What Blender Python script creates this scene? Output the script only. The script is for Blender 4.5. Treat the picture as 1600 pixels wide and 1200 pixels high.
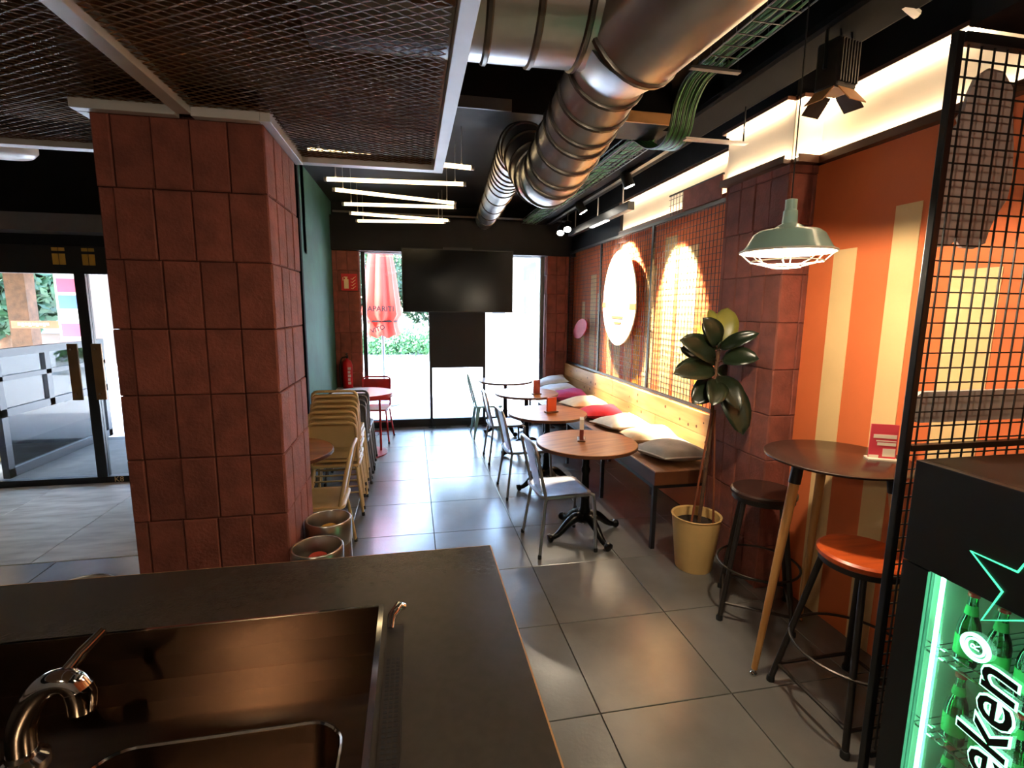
import bpy, bmesh, math, random
from mathutils import Vector, Matrix
random.seed(7)
sc = bpy.context.scene
for o in list(bpy.data.objects): bpy.data.objects.remove(o)
C = sc.collection
PI = math.pi
V = Vector
# ---------------------------------------------------------------- camera
cam = bpy.data.objects.new('camera', bpy.data.cameras.new('camera')); C.objects.link(cam)
cam.data.sensor_width = 36; cam.data.lens = 782.4 / 1600 * 36; cam.data.clip_start = 0.02; cam.data.clip_end = 300
_r = V((0.98110, -0.19327, 0.00929)); _u = V((0.01987, 0.14841, 0.98873)); _f = V((0.19247, 0.96986, -0.14945))
cam.matrix_world = Matrix(((_r.x, _u.x, -_f.x, 0), (_r.y, _u.y, -_f.y, 0), (_r.z, _u.z, -_f.z, 1.75), (0, 0, 0, 1)))
sc.camera = cam
# ---------------------------------------------------------------- sky, sun, exposure
w = bpy.data.worlds.new('World'); sc.world = w; w.use_nodes = True
nt = w.node_tree; nt.nodes.clear()
sky = nt.nodes.new('ShaderNodeTexSky'); sky.sky_type = 'NISHITA'; sky.sun_disc = False
sky.sun_elevation = math.radians(52); sky.sun_rotation = math.radians(265); sky.air_density = 1.2; sky.dust_density = 1.5
bg = nt.nodes.new('ShaderNodeBackground'); bg.inputs['Strength'].default_value = 4.2
wo = nt.nodes.new('ShaderNodeOutputWorld'); nt.links.new(sky.outputs[0], bg.inputs[0]); nt.links.new(bg.outputs[0], wo.inputs[0])
sun = bpy.data.objects.new('sun', bpy.data.lights.new('sun', 'SUN')); C.objects.link(sun)
sun.data.energy = 24; sun.data.angle = 0.01; sun.data.color = (0.86, 0.93, 1.0)
sun.rotation_euler = V((0.62, 0.25, -0.95)).to_track_quat('-Z', 'Y').to_euler()
sc.view_settings.view_transform = 'Standard'; sc.view_settings.look = 'None'
sc.view_settings.gamma = 1; sc.view_settings.use_curve_mapping = False
sc.view_settings.exposure = 0.6

# ---------------------------------------------------------------- materials
MATS = {}
def srgb(r, g, b):
    f = lambda c: (c / 255 / 12.92) if c <= 10 else ((c / 255 + 0.055) / 1.055) ** 2.4
    return (f(r), f(g), f(b))
def M(name, col, rough=0.5, metal=0.0, var=0.12, scale=6.0, bump=0.0, bscale=None, stretch=(1, 1, 1), rnd=0.0, col2=None, spec=0.5, coat=0.0, lo=0.35, hi=0.65, detail=5):
    m = bpy.data.materials.new(name); m.use_nodes = True; MATS[name] = m
    nt = m.node_tree; N = nt.nodes; L = nt.links; p = N['Principled BSDF']
    c = srgb(*col); c2 = srgb(*col2) if col2 else tuple(min(1, x * (1 + var)) for x in c)
    c1 = c if col2 else tuple(x * (1 - var) for x in c)
    tc = N.new('ShaderNodeTexCoord'); mp = N.new('ShaderNodeMapping'); mp.inputs['Scale'].default_value = stretch
    L.new(tc.outputs['Object'], mp.inputs['Vector'])
    no = N.new('ShaderNodeTexNoise'); no.inputs['Scale'].default_value = scale; no.inputs['Detail'].default_value = detail
    oi = N.new('ShaderNodeObjectInfo'); mu = N.new('ShaderNodeMath'); mu.operation = 'MULTIPLY'; mu.inputs[1].default_value = 37.0
    L.new(oi.outputs['Random'], mu.inputs[0]); L.new(mu.outputs[0], mp.inputs['Location'])
    L.new(mp.outputs[0], no.inputs['Vector'])
    rp = N.new('ShaderNodeValToRGB'); rp.color_ramp.elements[0].position = lo; rp.color_ramp.elements[1].position = hi
    rp.color_ramp.elements[0].color = (*c1, 1); rp.color_ramp.elements[1].color = (*c2, 1)
    L.new(no.outputs['Fac'], rp.inputs[0]); out = rp.outputs[0]
    if rnd:
        hs = N.new('ShaderNodeHueSaturation'); mr = N.new('ShaderNodeMapRange')
        mr.inputs['To Min'].default_value = 1 - rnd; mr.inputs['To Max'].default_value = 1 + rnd
        L.new(oi.outputs['Random'], mr.inputs['Value']); L.new(mr.outputs[0], hs.inputs['Value']); L.new(out, hs.inputs['Color']); out = hs.outputs[0]
    L.new(out, p.inputs['Base Color'])
    p.inputs['Roughness'].default_value = rough; p.inputs['Metallic'].default_value = metal
    p.inputs['Specular IOR Level'].default_value = spec; p.inputs['Coat Weight'].default_value = coat
    if bump:
        b = N.new('ShaderNodeBump'); b.inputs['Strength'].default_value = bump; b.inputs['Distance'].default_value = 0.01
        n2 = N.new('ShaderNodeTexNoise'); n2.inputs['Scale'].default_value = bscale or scale * 6; n2.inputs['Detail'].default_value = 6
        L.new(mp.outputs[0], n2.inputs['Vector']); L.new(n2.outputs['Fac'], b.inputs['Height']); L.new(b.outputs[0], p.inputs['Normal'])
    return m
def ME(name, col, strength):
    m = bpy.data.materials.new(name); m.use_nodes = True; MATS[name] = m
    p = m.node_tree.nodes['Principled BSDF']; c = srgb(*col)
    p.inputs['Base Color'].default_value = (*c, 1); p.inputs['Emission Color'].default_value = (*c, 1); p.inputs['Emission Strength'].default_value = strength
    return m
def MG(name, tint=(1, 1, 1), refl=1.0):
    m = bpy.data.materials.new(name); m.use_nodes = True; MATS[name] = m
    nt = m.node_tree; nt.nodes.clear(); N = nt.nodes; L = nt.links
    o = N.new('ShaderNodeOutputMaterial'); mx = N.new('ShaderNodeMixShader'); t = N.new('ShaderNodeBsdfTransparent'); g = N.new('ShaderNodeBsdfGlossy')
    fr = N.new('ShaderNodeFresnel'); fr.inputs[0].default_value = 1.45; g.inputs['Roughness'].default_value = 0.0
    mu = N.new('ShaderNodeMath'); mu.operation = 'MULTIPLY'; mu.inputs[1].default_value = refl
    t.inputs[0].default_value = (*tint, 1); L.new(fr.outputs[0], mu.inputs[0]); L.new(mu.outputs[0], mx.inputs[0])
    L.new(t.outputs[0], mx.inputs[1]); L.new(g.outputs[0], mx.inputs[2]); L.new(mx.outputs[0], o.inputs[0]); return m

M('brick', (122, 64, 50), 0.85, var=0.22, scale=9, bump=0.5, bscale=70, rnd=0.14)
M('mortar', (70, 34, 26), 0.95, var=0.2, scale=30, bump=0.4)
M('tile', (108, 105, 101), 0.24, var=0.14, scale=3.0, rnd=0.05, bump=0.05, bscale=60, spec=0.9)
M('grout', (62, 60, 57), 0.9, var=0.2)
M('mat_floor', (168, 152, 132), 0.5, scale=3, stretch=(1, 4, 1), col2=(206, 194, 176), bump=0.1)
M('black_wall', (12, 11, 14), 0.7, spec=0.2, var=0.25, scale=3, bump=0.15)
M('black_ceiling', (11, 11, 13), 0.7, spec=0.2, scale=1.8, col2=(26, 26, 32), bump=0.3, bscale=5, lo=0.5, hi=0.75)
M('black_matt', (9, 9, 11), 0.9, var=0.2, spec=0.08)
M('black_metal', (13, 12, 13), 0.42, var=0.2, scale=10)
M('green_wall', (36, 84, 74), 0.85, var=0.2, scale=2.5, bump=0.2)
M('orange_wall', (224, 114, 60), 0.8, var=0.05, scale=3, bump=0.08)
M('cream_paint', (240, 200, 140), 0.8, var=0.04, scale=3, bump=0.08)
M('yellow_paint', (240, 170, 50), 0.8, var=0.04)
M('white_board', (236, 226, 208), 0.7, var=0.04, scale=3)
M('plaster', (150, 140, 130), 0.9, var=0.08, scale=2)
M('steel_duct', (214, 212, 208), 0.36, 1.0, var=0.16, scale=4, bump=0.06, bscale=9)
M('duct_ring', (120, 114, 108), 0.35, 1.0, var=0.2)
M('alu', (196, 192, 190), 0.45, 0.3, var=0.06)
M('mesh_metal', (120, 84, 52), 0.6, 0.0, var=0.15, scale=5)
M('mesh_back', (128, 92, 62), 0.9, var=0.1)
M('zinc', (176, 178, 184), 0.36, 1.0, var=0.15, scale=9)
M('chrome', (210, 208, 205), 0.08, 1.0, var=0.03)
M('sink_steel', (104, 86, 72), 0.24, 1.0, var=0.12, scale=5, stretch=(1, 8, 1))
M('counter', (64, 58, 52), 0.26, 0.15, var=0.05, scale=40, bump=0.04, bscale=160)
M('lit_counter_edge', (200, 150, 100), 0.4, 0.4, var=0.1)  # orange light along the counter edges is put into this colour
M('table_wood', (190, 122, 58), 0.32, scale=3, stretch=(1, 9, 1), col2=(160, 92, 38), bump=0.03)
M('table_edge', (86, 48, 26), 0.45, var=0.2)
M('dark_top', (52, 34, 28), 0.25, var=0.15, scale=6)
M('pine', (222, 172, 108), 0.5, scale=2.2, stretch=(6, 0.6, 6), col2=(200, 140, 78), rnd=0.06, bump=0.08)
M('knot', (104, 62, 32), 0.6, var=0.2)
M('oak_leg', (206, 150, 88), 0.45, scale=4, stretch=(8, 8, 0.6), col2=(182, 124, 64))
M('bench_wood', (150, 104, 70), 0.5, scale=3, stretch=(8, 1, 1), col2=(124, 80, 52))
M('iron', (16, 15, 15), 0.35, 0.6, var=0.2)
M('beige_paint', (206, 176, 122), 0.42, var=0.06)
M('grey_paint', (96, 94, 96), 0.42, var=0.08)
M('red_paint', (176, 30, 32), 0.38, var=0.08)
M('teal_paint', (150, 196, 196), 0.35, var=0.06)
M('mint_enamel', (186, 226, 214), 0.22, var=0.03)
M('white_enamel', (244, 240, 228), 0.3, var=0.02)
M('orange_seat', (206, 88, 34), 0.35, scale=4, stretch=(1, 8, 1), col2=(176, 66, 22))
M('gunmetal', (70, 64, 60), 0.38, 0.8, var=0.15)
M('pot_beige', (214, 176, 112), 0.55, var=0.05)
M('soil', (42, 30, 22), 0.95, var=0.4, scale=40, bump=0.8)
M('leaf_dark', (24, 34, 20), 0.28, var=0.25, scale=8)
M('leaf_yellow', (120, 116, 44), 0.4, var=0.2)
M('bark', (92, 62, 40), 0.85, var=0.3, scale=12, bump=0.5)
M('cane', (122, 62, 34), 0.6, var=0.2)
for n, c in dict(grey=(176, 176, 170), sand=(226, 200, 164), white=(222, 216, 204), red=(206, 34, 54), violet=(176, 60, 120), ice=(232, 234, 236)).items():
    M('cloth_' + n, c, 0.9, var=0.07, scale=14, bump=0.35, bscale=120)
M('piping', (232, 228, 220), 0.85, var=0.05)
M('tv_screen', (4, 4, 6), 0.2, var=0.1, spec=0.2)
M('tv_case', (14, 14, 15), 0.4, var=0.1)
M('blind', (24, 22, 23), 0.9, var=0.08, scale=60)
M('red_sign', (196, 30, 26), 0.45, var=0.04)
M('sign_cream', (244, 222, 168), 0.5, var=0.03)
M('ext_red', (186, 18, 22), 0.28, var=0.05)
M('ext_white', (232, 230, 226), 0.4, var=0.03)
M('rubber', (18, 18, 18), 0.7, var=0.2)
M('keg_steel', (176, 170, 160), 0.3, 1.0, var=0.14, scale=8)
M('keg_cap', (190, 60, 40), 0.5, var=0.1)
M('keg_cap2', (200, 150, 60), 0.5, var=0.1)
M('cutout', (186, 168, 160), 0.7, var=0.06, scale=3)
M('grey_plate', (190, 184, 180), 0.5, var=0.06)
M('sign_white', (250, 244, 226), 0.6, var=0.02)
M('sign_brown', (180, 104, 40), 0.6, var=0.1)
M('pink_disc', (190, 50, 74), 0.6, var=0.1, scale=10)
M('card_orange', (214, 84, 40), 0.5, var=0.08)
M('card_brown', (128, 52, 40), 0.5, var=0.1)
M('card_pink', (214, 66, 82), 0.5, var=0.04)
M('card_white', (240, 226, 206), 0.5, var=0.03)
M('cable_green', (70, 132, 74), 0.5, var=0.25, scale=20)
M('cable_dark', (34, 62, 42), 0.5, var=0.25, scale=20)
M('tray_wire', (96, 100, 96), 0.4, 0.7, var=0.2)
M('white_plastic', (226, 224, 220), 0.4, var=0.04)
M('warm_tan', (206, 150, 92), 0.7, var=0.08)  # plain tan; on the ceiling beam it stands in for warm light
M('lamp_body', (50, 42, 40), 0.55, 0.3, var=0.15, scale=20)
M('pavement', (214, 210, 202), 0.8, var=0.06, scale=1.5, bump=0.1)
M('planter_stone', (176, 178, 176), 0.85, var=0.1)
M('hedge_leaf', (62, 104, 58), 0.6, var=0.45, scale=3)
M('tree_leaf', (36, 64, 34), 0.6, var=0.5, scale=2)
M('soil_out', (70, 56, 44), 0.95, var=0.2)
M('parasol', (214, 60, 44), 0.85, var=0.06, scale=5)
M('parasol_text', (16, 5, 12), 0.9, var=0.05)
M('pole_grey', (120, 128, 140), 0.4, 0.6, var=0.1)
M('building', (216, 210, 200), 0.9, var=0.08, scale=1)
M('house_brown', (70, 58, 50), 0.9, var=0.2, scale=1)
M('building_dark', (44, 50, 60), 0.6, var=0.2, scale=1)
M('brass_plate', (128, 96, 62), 0.45, 0.5, var=0.1)
M('gold', (206, 158, 60), 0.4, 0.4, var=0.1)
M('frame_blue', (22, 26, 38), 0.4, 0.3, var=0.1)
M('menu_pink', (226, 90, 130), 0.6, var=0.05)
M('menu_blue', (90, 130, 190), 0.6, var=0.05)
M('bottle_label', (60, 150, 80), 0.5, var=0.1)
M('letter_black', (5, 12, 8), 0.35, var=0.1)
MG('glass', (0.97, 0.99, 1.0)); MG('bottle_glass', (0.25, 0.75, 0.35), 2.0); MG('fridge_glass', (0.95, 1, 0.97), 0.5)
ME('tube_light', (255, 222, 166), 3.6); ME('led_warm', (255, 226, 186), 22.0); ME('bulb', (255, 226, 176), 30.0)
ME('led_green', (120, 255, 190), 16.0); ME('glow_green', (150, 255, 205), 2.6); ME('spot_face', (255, 244, 226), 40.0); ME('screen_white', (255, 250, 240), 3.0)
ME('star_green', (70, 235, 160), 1.3)

# ---------------------------------------------------------------- mesh builder
class MB:
    def __init__(s): s.v = []; s.f = []
    def add(s, vs, fs):
        n = len(s.v); s.v += [tuple(a) for a in vs]; s.f += [tuple(i + n for i in f) for f in fs]; return s
    def box(s, lo, hi, mat=None):
        x0, y0, z0 = lo; x1, y1, z1 = hi
        vs = [(x0, y0, z0), (x1, y0, z0), (x1, y1, z0), (x0, y1, z0), (x0, y0, z1), (x1, y0, z1), (x1, y1, z1), (x0, y1, z1)]
        if mat: vs = [mat @ V(a) for a in vs]
        return s.add(vs, [(0, 3, 2, 1), (4, 5, 6, 7), (0, 1, 5, 4), (1, 2, 6, 5), (2, 3, 7, 6), (3, 0, 4, 7)])
    def tube(s, pts, r, n=8, closed=False, cap=True):
        pts = [V(p) for p in pts]; k = len(pts); rs = r if isinstance(r, (list, tuple)) else [r] * k
        rings = []; up = None
        for i, p in enumerate(pts):
            if closed: d = pts[(i + 1) % k] - pts[i - 1]
            else: d = pts[min(i + 1, k - 1)] - pts[max(i - 1, 0)]
            d.normalize()
            if up is None:
                up = V((0, 0, 1)) if abs(d.z) < 0.9 else V((1, 0, 0))
            a = d.cross(up)
            if a.length < 1e-6: a = d.cross(V((0, 1, 0)))
            a.normalize(); b = a.cross(d).normalized(); up = b
            rings.append([p + (a * math.cos(2 * PI * j / n + PI / n) + b * math.sin(2 * PI * j / n + PI / n)) * rs[i] for j in range(n)])
        vs = [q for rg in rings for q in rg]; fs = []
        for i in range(k if closed else k - 1):
            i2 = (i + 1) % k
            for j in range(n):
                j2 = (j + 1) % n; fs.append((i * n + j, i * n + j2, i2 * n + j2, i2 * n + j))
        if cap and not closed: fs += [tuple(range(n))[::-1], tuple((k - 1) * n + j for j in range(n))]
        return s.add(vs, fs)
    def lathe(s, prof, n=24, c=(0, 0, 0), cap=True):
        vs = []; fs = []; k = len(prof)
        for r, z in prof:
            for j in range(n): vs.append((c[0] + r * math.cos(2 * PI * j / n), c[1] + r * math.sin(2 * PI * j / n), c[2] + z))
        for i in range(k - 1):
            for j in range(n):
                j2 = (j + 1) % n; fs.append((i * n + j, i * n + j2, (i + 1) * n + j2, (i + 1) * n + j))
        if cap:
            if prof[0][0] > 1e-4: fs.append(tuple(range(n))[::-1])
            if prof[-1][0] > 1e-4: fs.append(tuple((k - 1) * n + j for j in range(n)))
        return s.add(vs, fs)
    def prism(s, outline, t, mat=None):          # outline in local xy, extruded along z by t
        n = len(outline); vs = [V((x, y, 0)) for x, y in outline] + [V((x, y, t)) for x, y in outline]
        if mat: vs = [mat @ a for a in vs]
        return s.add(vs, [tuple(range(n))[::-1], tuple(range(n, 2 * n))] + [(i, (i + 1) % n, n + (i + 1) % n, n + i) for i in range(n)])
    def mesh(s, name, smooth=None):
        m = bpy.data.meshes.new(name); m.from_pydata(s.v, [], s.f)
        b = bmesh.new(); b.from_mesh(m); bmesh.ops.recalc_face_normals(b, faces=b.faces); b.to_mesh(m); b.free()
        if smooth:
            for p in m.polygons: p.use_smooth = True
            m.set_sharp_from_angle(angle=math.radians(smooth))
        return m
def ob(name, mesh, mat, parent=None, loc=(0, 0, 0), rot=(0, 0, 0), bevel=0, smooth=None):
    if isinstance(mesh, MB): mesh = mesh.mesh(name, smooth)
    if not mesh.materials: mesh.materials.append(MATS[mat])
    o = bpy.data.objects.new(name, mesh); C.objects.link(o); o.parent = parent; o.location = loc; o.rotation_euler = rot
    if bevel:
        b = o.modifiers.new('bevel', 'BEVEL'); b.width = bevel; b.segments = 2; b.limit_method = 'ANGLE'
    return o
def tag(o, label, cat, group=None):
    o['label'] = label; o['category'] = cat
    if group: o['group'] = group
    return o
def thing(name, label, cat, loc=(0, 0, 0), rz=0, group=None):
    o = bpy.data.objects.new(name, None); C.objects.link(o); o.location = loc; o.rotation_euler = (0, 0, rz); o.empty_display_size = 0.1
    return tag(o, label, cat, group)
def struct(name, mesh, mat, parent=None, **k):
    o = ob(name, mesh, mat, parent, **k)
    if parent is None: o['kind'] = 'structure'
    return o
def dup(root, loc, rz, label, group=None):
    def cp(o, par):
        c = o.copy(); C.objects.link(c); c.parent = par
        for ch in o.children: cp(ch, c)
        return c
    r = cp(root, None); r.location = loc; r.rotation_euler = (0, 0, rz); r['label'] = label
    if group: r['group'] = group
    return r
def B(lo, hi): return MB().box(lo, hi)
def T(pts, r, n=8, **k): return MB().tube(pts, r, n, **k)
def arc(c, r, a0, a1, n, ax=(1, 0, 0), ay=(0, 0, 1)):
    return [V(c) + (V(ax) * math.cos(a0 + (a1 - a0) * i / n) + V(ay) * math.sin(a0 + (a1 - a0) * i / n)) * r for i in range(n + 1)]
def rrect(x0, y0, x1, y1, r, n=5):
    o = []
    for cx, cy, a in ((x1 - r, y0 + r, -PI / 2), (x1 - r, y1 - r, 0), (x0 + r, y1 - r, PI / 2), (x0 + r, y0 + r, PI)):
        o += [(cx + r * math.cos(a + PI / 2 * i / n), cy + r * math.sin(a + PI / 2 * i / n)) for i in range(n + 1)]
    return o
def smoothpath(pts, n=6):
    pts = [V(p) for p in pts]; out = []
    for i in range(len(pts) - 1):
        p0 = pts[max(i - 1, 0)]; p1 = pts[i]; p2 = pts[i + 1]; p3 = pts[min(i + 2, len(pts) - 1)]
        for k in range(n):
            t = k / n; out.append(0.5 * ((2 * p1) + (p2 - p0) * t + (2 * p0 - 5 * p1 + 4 * p2 - p3) * t * t + (3 * p1 - p0 - 3 * p2 + p3) * t ** 3))
    return out + [pts[-1]]
def text_mesh(body, size, extrude=0.001, offset=0.0, shear=0.0, align='CENTER'):
    cu = bpy.data.curves.new('txt', 'FONT'); cu.body = body; cu.size = size; cu.extrude = extrude; cu.offset = offset; cu.shear = shear
    cu.align_x = align; cu.resolution_u = 3
    o = bpy.data.objects.new('txt', cu); C.objects.link(o)
    m = bpy.data.meshes.new_from_object(o.evaluated_get(bpy.context.evaluated_depsgraph_get()))
    bpy.data.objects.remove(o); return m
RX = Matrix.Rotation
# plane frames: local x,y -> world
def frameX(x, s=1):   # plane x=const seen from -X: local x -> -Y, local y -> +Z, normal -X
    return Matrix(((0, 0, -1, x), (-1, 0, 0, 0), (0, 1, 0, 0), (0, 0, 0, 1)))
def frameY(y):        # plane y=const seen from -Y: local x -> +X, local y -> +Z, normal -Y
    return Matrix(((1, 0, 0, 0), (0, 0, -1, y), (0, 1, 0, 0), (0, 0, 0, 1)))
CEIL = 3.15

# ================================================================= SETTING
# floor: mortar bed with separate tiles
floor = struct('floor', B((-5.2, -2.6, -0.12), (2.9, 7.45, -0.006)), 'grout')
TS = 0.6404
tile_me = {}
def tile_mesh(wx, wy):
    k = (round(wx, 3), round(wy, 3))
    if k not in tile_me:
        c = 0.002; m = MB(); hx, hy = wx / 2, wy / 2
        m.add([(-hx, -hy, -0.006), (hx, -hy, -0.006), (hx, hy, -0.006), (-hx, hy, -0.006), (-hx, -hy, -c), (hx, -hy, -c), (hx, hy, -c), (-hx, hy, -c),
               (-hx + c, -hy + c, 0), (hx - c, -hy + c, 0), (hx - c, hy - c, 0), (-hx + c, hy - c, 0)],
              [(0, 1, 5, 4), (1, 2, 6, 5), (2, 3, 7, 6), (3, 0, 4, 7), (4, 5, 9, 8), (5, 6, 10, 9), (6, 7, 11, 10), (7, 4, 8, 11), (8, 9, 10, 11)])
        tile_me[k] = m.mesh('tile'); tile_me[k].materials.append(MATS['tile'])
    return tile_me[k]
for i in range(-8, 4):
    for j in range(-5, 10):
        x0 = 0.133 + i * TS; y0 = 1.837 + j * TS; x1 = x0 + TS; y1 = y0 + TS
        x0 = max(x0, -5.0); x1 = min(x1, 2.34); y1 = min(y1, 7.36); y0 = max(y0, -2.4)
        if x1 - x0 < 0.02 or y1 - y0 < 0.02: continue
        if y0 > 3.7 and x1 < -1.75:
            continue
        if y0 > 5.2 and x1 < -1.0: continue
        ob('tile', tile_mesh(x1 - x0 - 0.004, y1 - y0 - 0.004), 'tile', floor, ((x0 + x1) / 2, (y0 + y1) / 2, 0))
for k in range(4):                     # pale marbled slabs inside the entrance
    x1 = -1.79 - k * 0.8
    ob('tile', B((x1 - 0.796, 3.762, -0.006), (x1, 5.45, 0.002)), 'mat_floor', floor, bevel=0.002)
struct('ceiling', B((-5.2, -2.6, CEIL), (2.9, 7.6, CEIL + 0.25)), 'black_ceiling')
struct('wall_back', B((-5.2, -2.8, -0.12), (2.9, -2.6, CEIL)), 'plaster')
struct('wall_left', B((-5.2, -2.6, -0.12), (-5.0, 5.6, CEIL)), 'plaster')
wall_right = struct('wall_right', B((2.36, -2.6, -0.12), (2.6, 7.6, CEIL)), 'orange_wall')
struct('wall_green', B((-1.17, 5.27, -0.12), (-1.05, 7.45, CEIL)), 'green_wall')
struct('trim_1', B((-1.175, 5.2, 0), (-1.03, 5.268, CEIL)), 'black_matt')
# painted stripes on the right wall (z0,z1,y0,y1,material)
near = B((2.28, 0.2, -0.1), (2.36, 2.65, 2.59)); near_wall = struct('wall_right_front', near, 'orange_wall')
for y0, y1, z1 in ((2.285, 2.43, 2.08), (1.96, 2.09, 2.25), (1.60, 1.80, 1.93), (1.28, 1.42, 2.2), (0.95, 1.1, 1.9), (2.44, 2.5, 0.0)):
    if z1 > 0.1: ob('painted_stripe', B((2.277, y0, 0), (2.2805, y1, z1)), 'cream_paint', near_wall)
for y0, y1, z1, mt in ((3.42, 3.58, 2.05, 'cream_paint'), (3.72, 3.88, 1.62, 'yellow_paint'), (3.92, 4.22, 2.3, 'cream_paint'), (4.28, 4.5, 2.42, 'cream_paint'), (4.66, 4.86, 2.18, 'cream_paint'),
                       (4.95, 5.1, 1.55, 'yellow_paint'), (5.16, 5.34, 1.5, 'cream_paint'), (5.46, 5.64, 2.3, 'cream_paint'), (5.72, 5.86, 2.1, 'cream_paint'), (6.1, 6.24, 1.95, 'cream_paint'), (6.3, 6.5, 2.2, 'cream_paint'), (6.72, 6.84, 1.85, 'cream_paint')):
    ob('painted_stripe', B((2.357, y0, 0.9), (2.3605, y1, z1)), mt, wall_right)

# ---- brick clad columns
brick_me = {}
def brick_mesh(bw, bh):
    k = (round(bw, 3), round(bh, 3))
    if k not in brick_me:
        hx, hz, c, d = bw / 2 - 0.0015, bh / 2 - 0.0015, 0.005, 0.02; m = MB()
        m.add([(-hx, d, -hz), (hx, d, -hz), (hx, d, hz), (-hx, d, hz), (-hx, c, -hz), (hx, c, -hz), (hx, c, hz), (-hx, c, hz), (-hx + c, 0, -hz + c), (hx - c, 0, -hz + c), (hx - c, 0, hz - c), (-hx + c, 0, hz - c)],
              [(0, 1, 5, 4), (1, 2, 6, 5), (2, 3, 7, 6), (3, 0, 4, 7), (4, 5, 9, 8), (5, 6, 10, 9), (6, 7, 11, 10), (7, 4, 8, 11), (8, 9, 10, 11)])
        brick_me[k] = m.mesh('brick'); brick_me[k].materials.append(MATS['brick'])
    return brick_me[k]
def clad(parent, p0, ax, width, rot, z0, z1, zoff=0.0, bw=0.14, bh=0.28, flip=False):
    # bricks along direction ax from p0 (right hand end) over a face of given width
    k = math.floor((z0 - zoff) / bh)
    while zoff + k * bh < z1:
        a, b = max(zoff + k * bh, z0), min(zoff + (k + 1) * bh, z1); k += 1
        if b - a < 0.03: continue
        u = 0.0
        jit = random.choice((0, 0, 0.0, 0.012))
        while u < width - 0.012:
            e = min(u + bw + (jit if u == 0 else 0), width); 
            if width - e < 0.02: e = width
            p = V(p0) + V(ax) * ((u + e) / 2)
            n = V((math.sin(rot), -math.cos(rot), 0)) * random.uniform(-0.003, 0.003)
            ob('brick', brick_mesh(e - u, b - a), 'brick', parent, (p.x + n.x, p.y + n.y, (a + b) / 2), (0, 0, rot)); u = e
cl = struct('column_1', B((-1.19, 2.36, 0), (-0.6, 2.868, 2.62)), 'mortar')
clad(cl, (-0.582, 2.34, 0), (-1, 0, 0), 0.626, 0, 0, 2.485, -0.03)
clad(cl, (-0.58, 2.342, 0), (0, 1, 0), 0.545, PI / 2, 0, 2.485, -0.03)
clad(cl, (-1.21, 2.342, 0), (0, 1, 0), 0.545, -PI / 2, 0, 2.485, -0.03)
clad(cl, (-0.583, 2.885, 0), (-1, 0, 0), 0.624, PI, 0, 2.485, -0.03)
cr = struct('column_2', B((2.12, 2.62, 0), (2.36, 3.19, CEIL)), 'mortar')
clad(cr, (2.1, 2.602, 0), (0, 1, 0), 0.6, -PI / 2, 0, 2.585)
clad(cr, (2.102, 2.6, 0), (1, 0, 0), 0.18, 0, 0, 2.585)
clad(cr, (2.102, 3.205, 0), (1, 0, 0), 0.26, PI, 0, 2.585)
pl = struct('column_3', B((-1.05, 7.26, 0), (-0.72, 7.5, 2.5)), 'mortar')
clad(pl, (-0.7, 7.24, 0), (-1, 0, 0), 0.35, 0, 0, 2.5)
clad(pl, (-0.7, 7.242, 0), (0, 1, 0), 0.16, PI / 2, 0, 2.5)
pr = struct('column_4', B((1.97, 7.26, 0), (2.36, 7.5, 2.55)), 'mortar')
clad(pr, (1.95, 7.24, 0), (1, 0, 0), 0.4, 0, 0, 2.55)
clad(pr, (1.95, 7.242, 0), (0, 1, 0), 0.16, -PI / 2, 0, 2.55)
# ---- front (far) shop window wall
struct('wall_front', B((-1.1, 7.38, 2.5), (2.4, 7.6, CEIL)), 'black_wall')
struct('trim_2', B((-1.05, 7.2, 2.505), (2.36, 7.378, 2.95)), 'black_wall')
win = struct('window_1', B((-0.68, 7.38, 0), (1.95, 7.46, 0.115)), 'black_metal', bevel=0.004)
for x0, x1 in ((-0.69, -0.635), (0.232, 0.272), (1.02, 1.06), (1.885, 1.945)):
    ob('window_frame', B((x0, 7.385, 0.1), (x1, 7.45, 2.5)), 'black_metal', win, bevel=0.003)
for x0, x1 in ((-0.635, 0.232), (0.272, 1.02), (1.06, 1.885)):
    ob('pane', B((x0, 7.41, 0.115), (x1, 7.418, 2.5)), 'glass', win)
for x in (0.25, 1.04):
    ob('door_stop', MB().lathe([(0.05, 0), (0.05, 0.012), (0.012, 0.014), (0.012, 0.12)], 14, (x, 7.3, 0.0)), 'black_metal', win)
# ---- entrance wall on the left with sliding glass doors
struct('wall_entrance', MB().box((-5.2, 5.45, 2.28), (-1.05, 5.6, CEIL)).box((-2.3, 5.45, 0), (-1.17, 5.6, 2.28)), 'black_wall')
struct('trim_3', B((-5.0, 5.2, 2.38), (-1.17, 5.449, 2.53)), 'grey_paint')
door = struct('door_1', B((-5.0, 5.46, 0), (-2.3, 5.54, 0.06)), 'black_metal')
ob('door_frame', B((-5.0, 5.462, 2.03), (-2.3, 5.535, 2.28)), 'black_metal', door)
for x0, x1 in ((-3.09, -3.0), (-2.36, -2.3), (-5.0, -4.94)):
    ob('door_frame', B((x0, 5.465, 0.06), (x1, 5.53, 2.03)), 'black_metal', door)
for x0, x1 in ((-4.94, -3.09), (-3.0, -2.36)):
    ob('pane', B((x0, 5.494, 0.06), (x1, 5.502, 2.03)), 'glass', door)
for x in (-3.2, -3.0):
    h = ob('door_handle', B((x, 5.43, 0.84), (x + 0.085, 5.45, 1.38)), 'brass_plate', door, bevel=0.003)
    for z in (0.9, 1.33): ob('bolt', MB().lathe([(0.009, 0), (0.009, 0.02)], 8), 'chrome', h, (x + 0.042, 5.428, z), (PI / 2, 0, 0))
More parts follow.
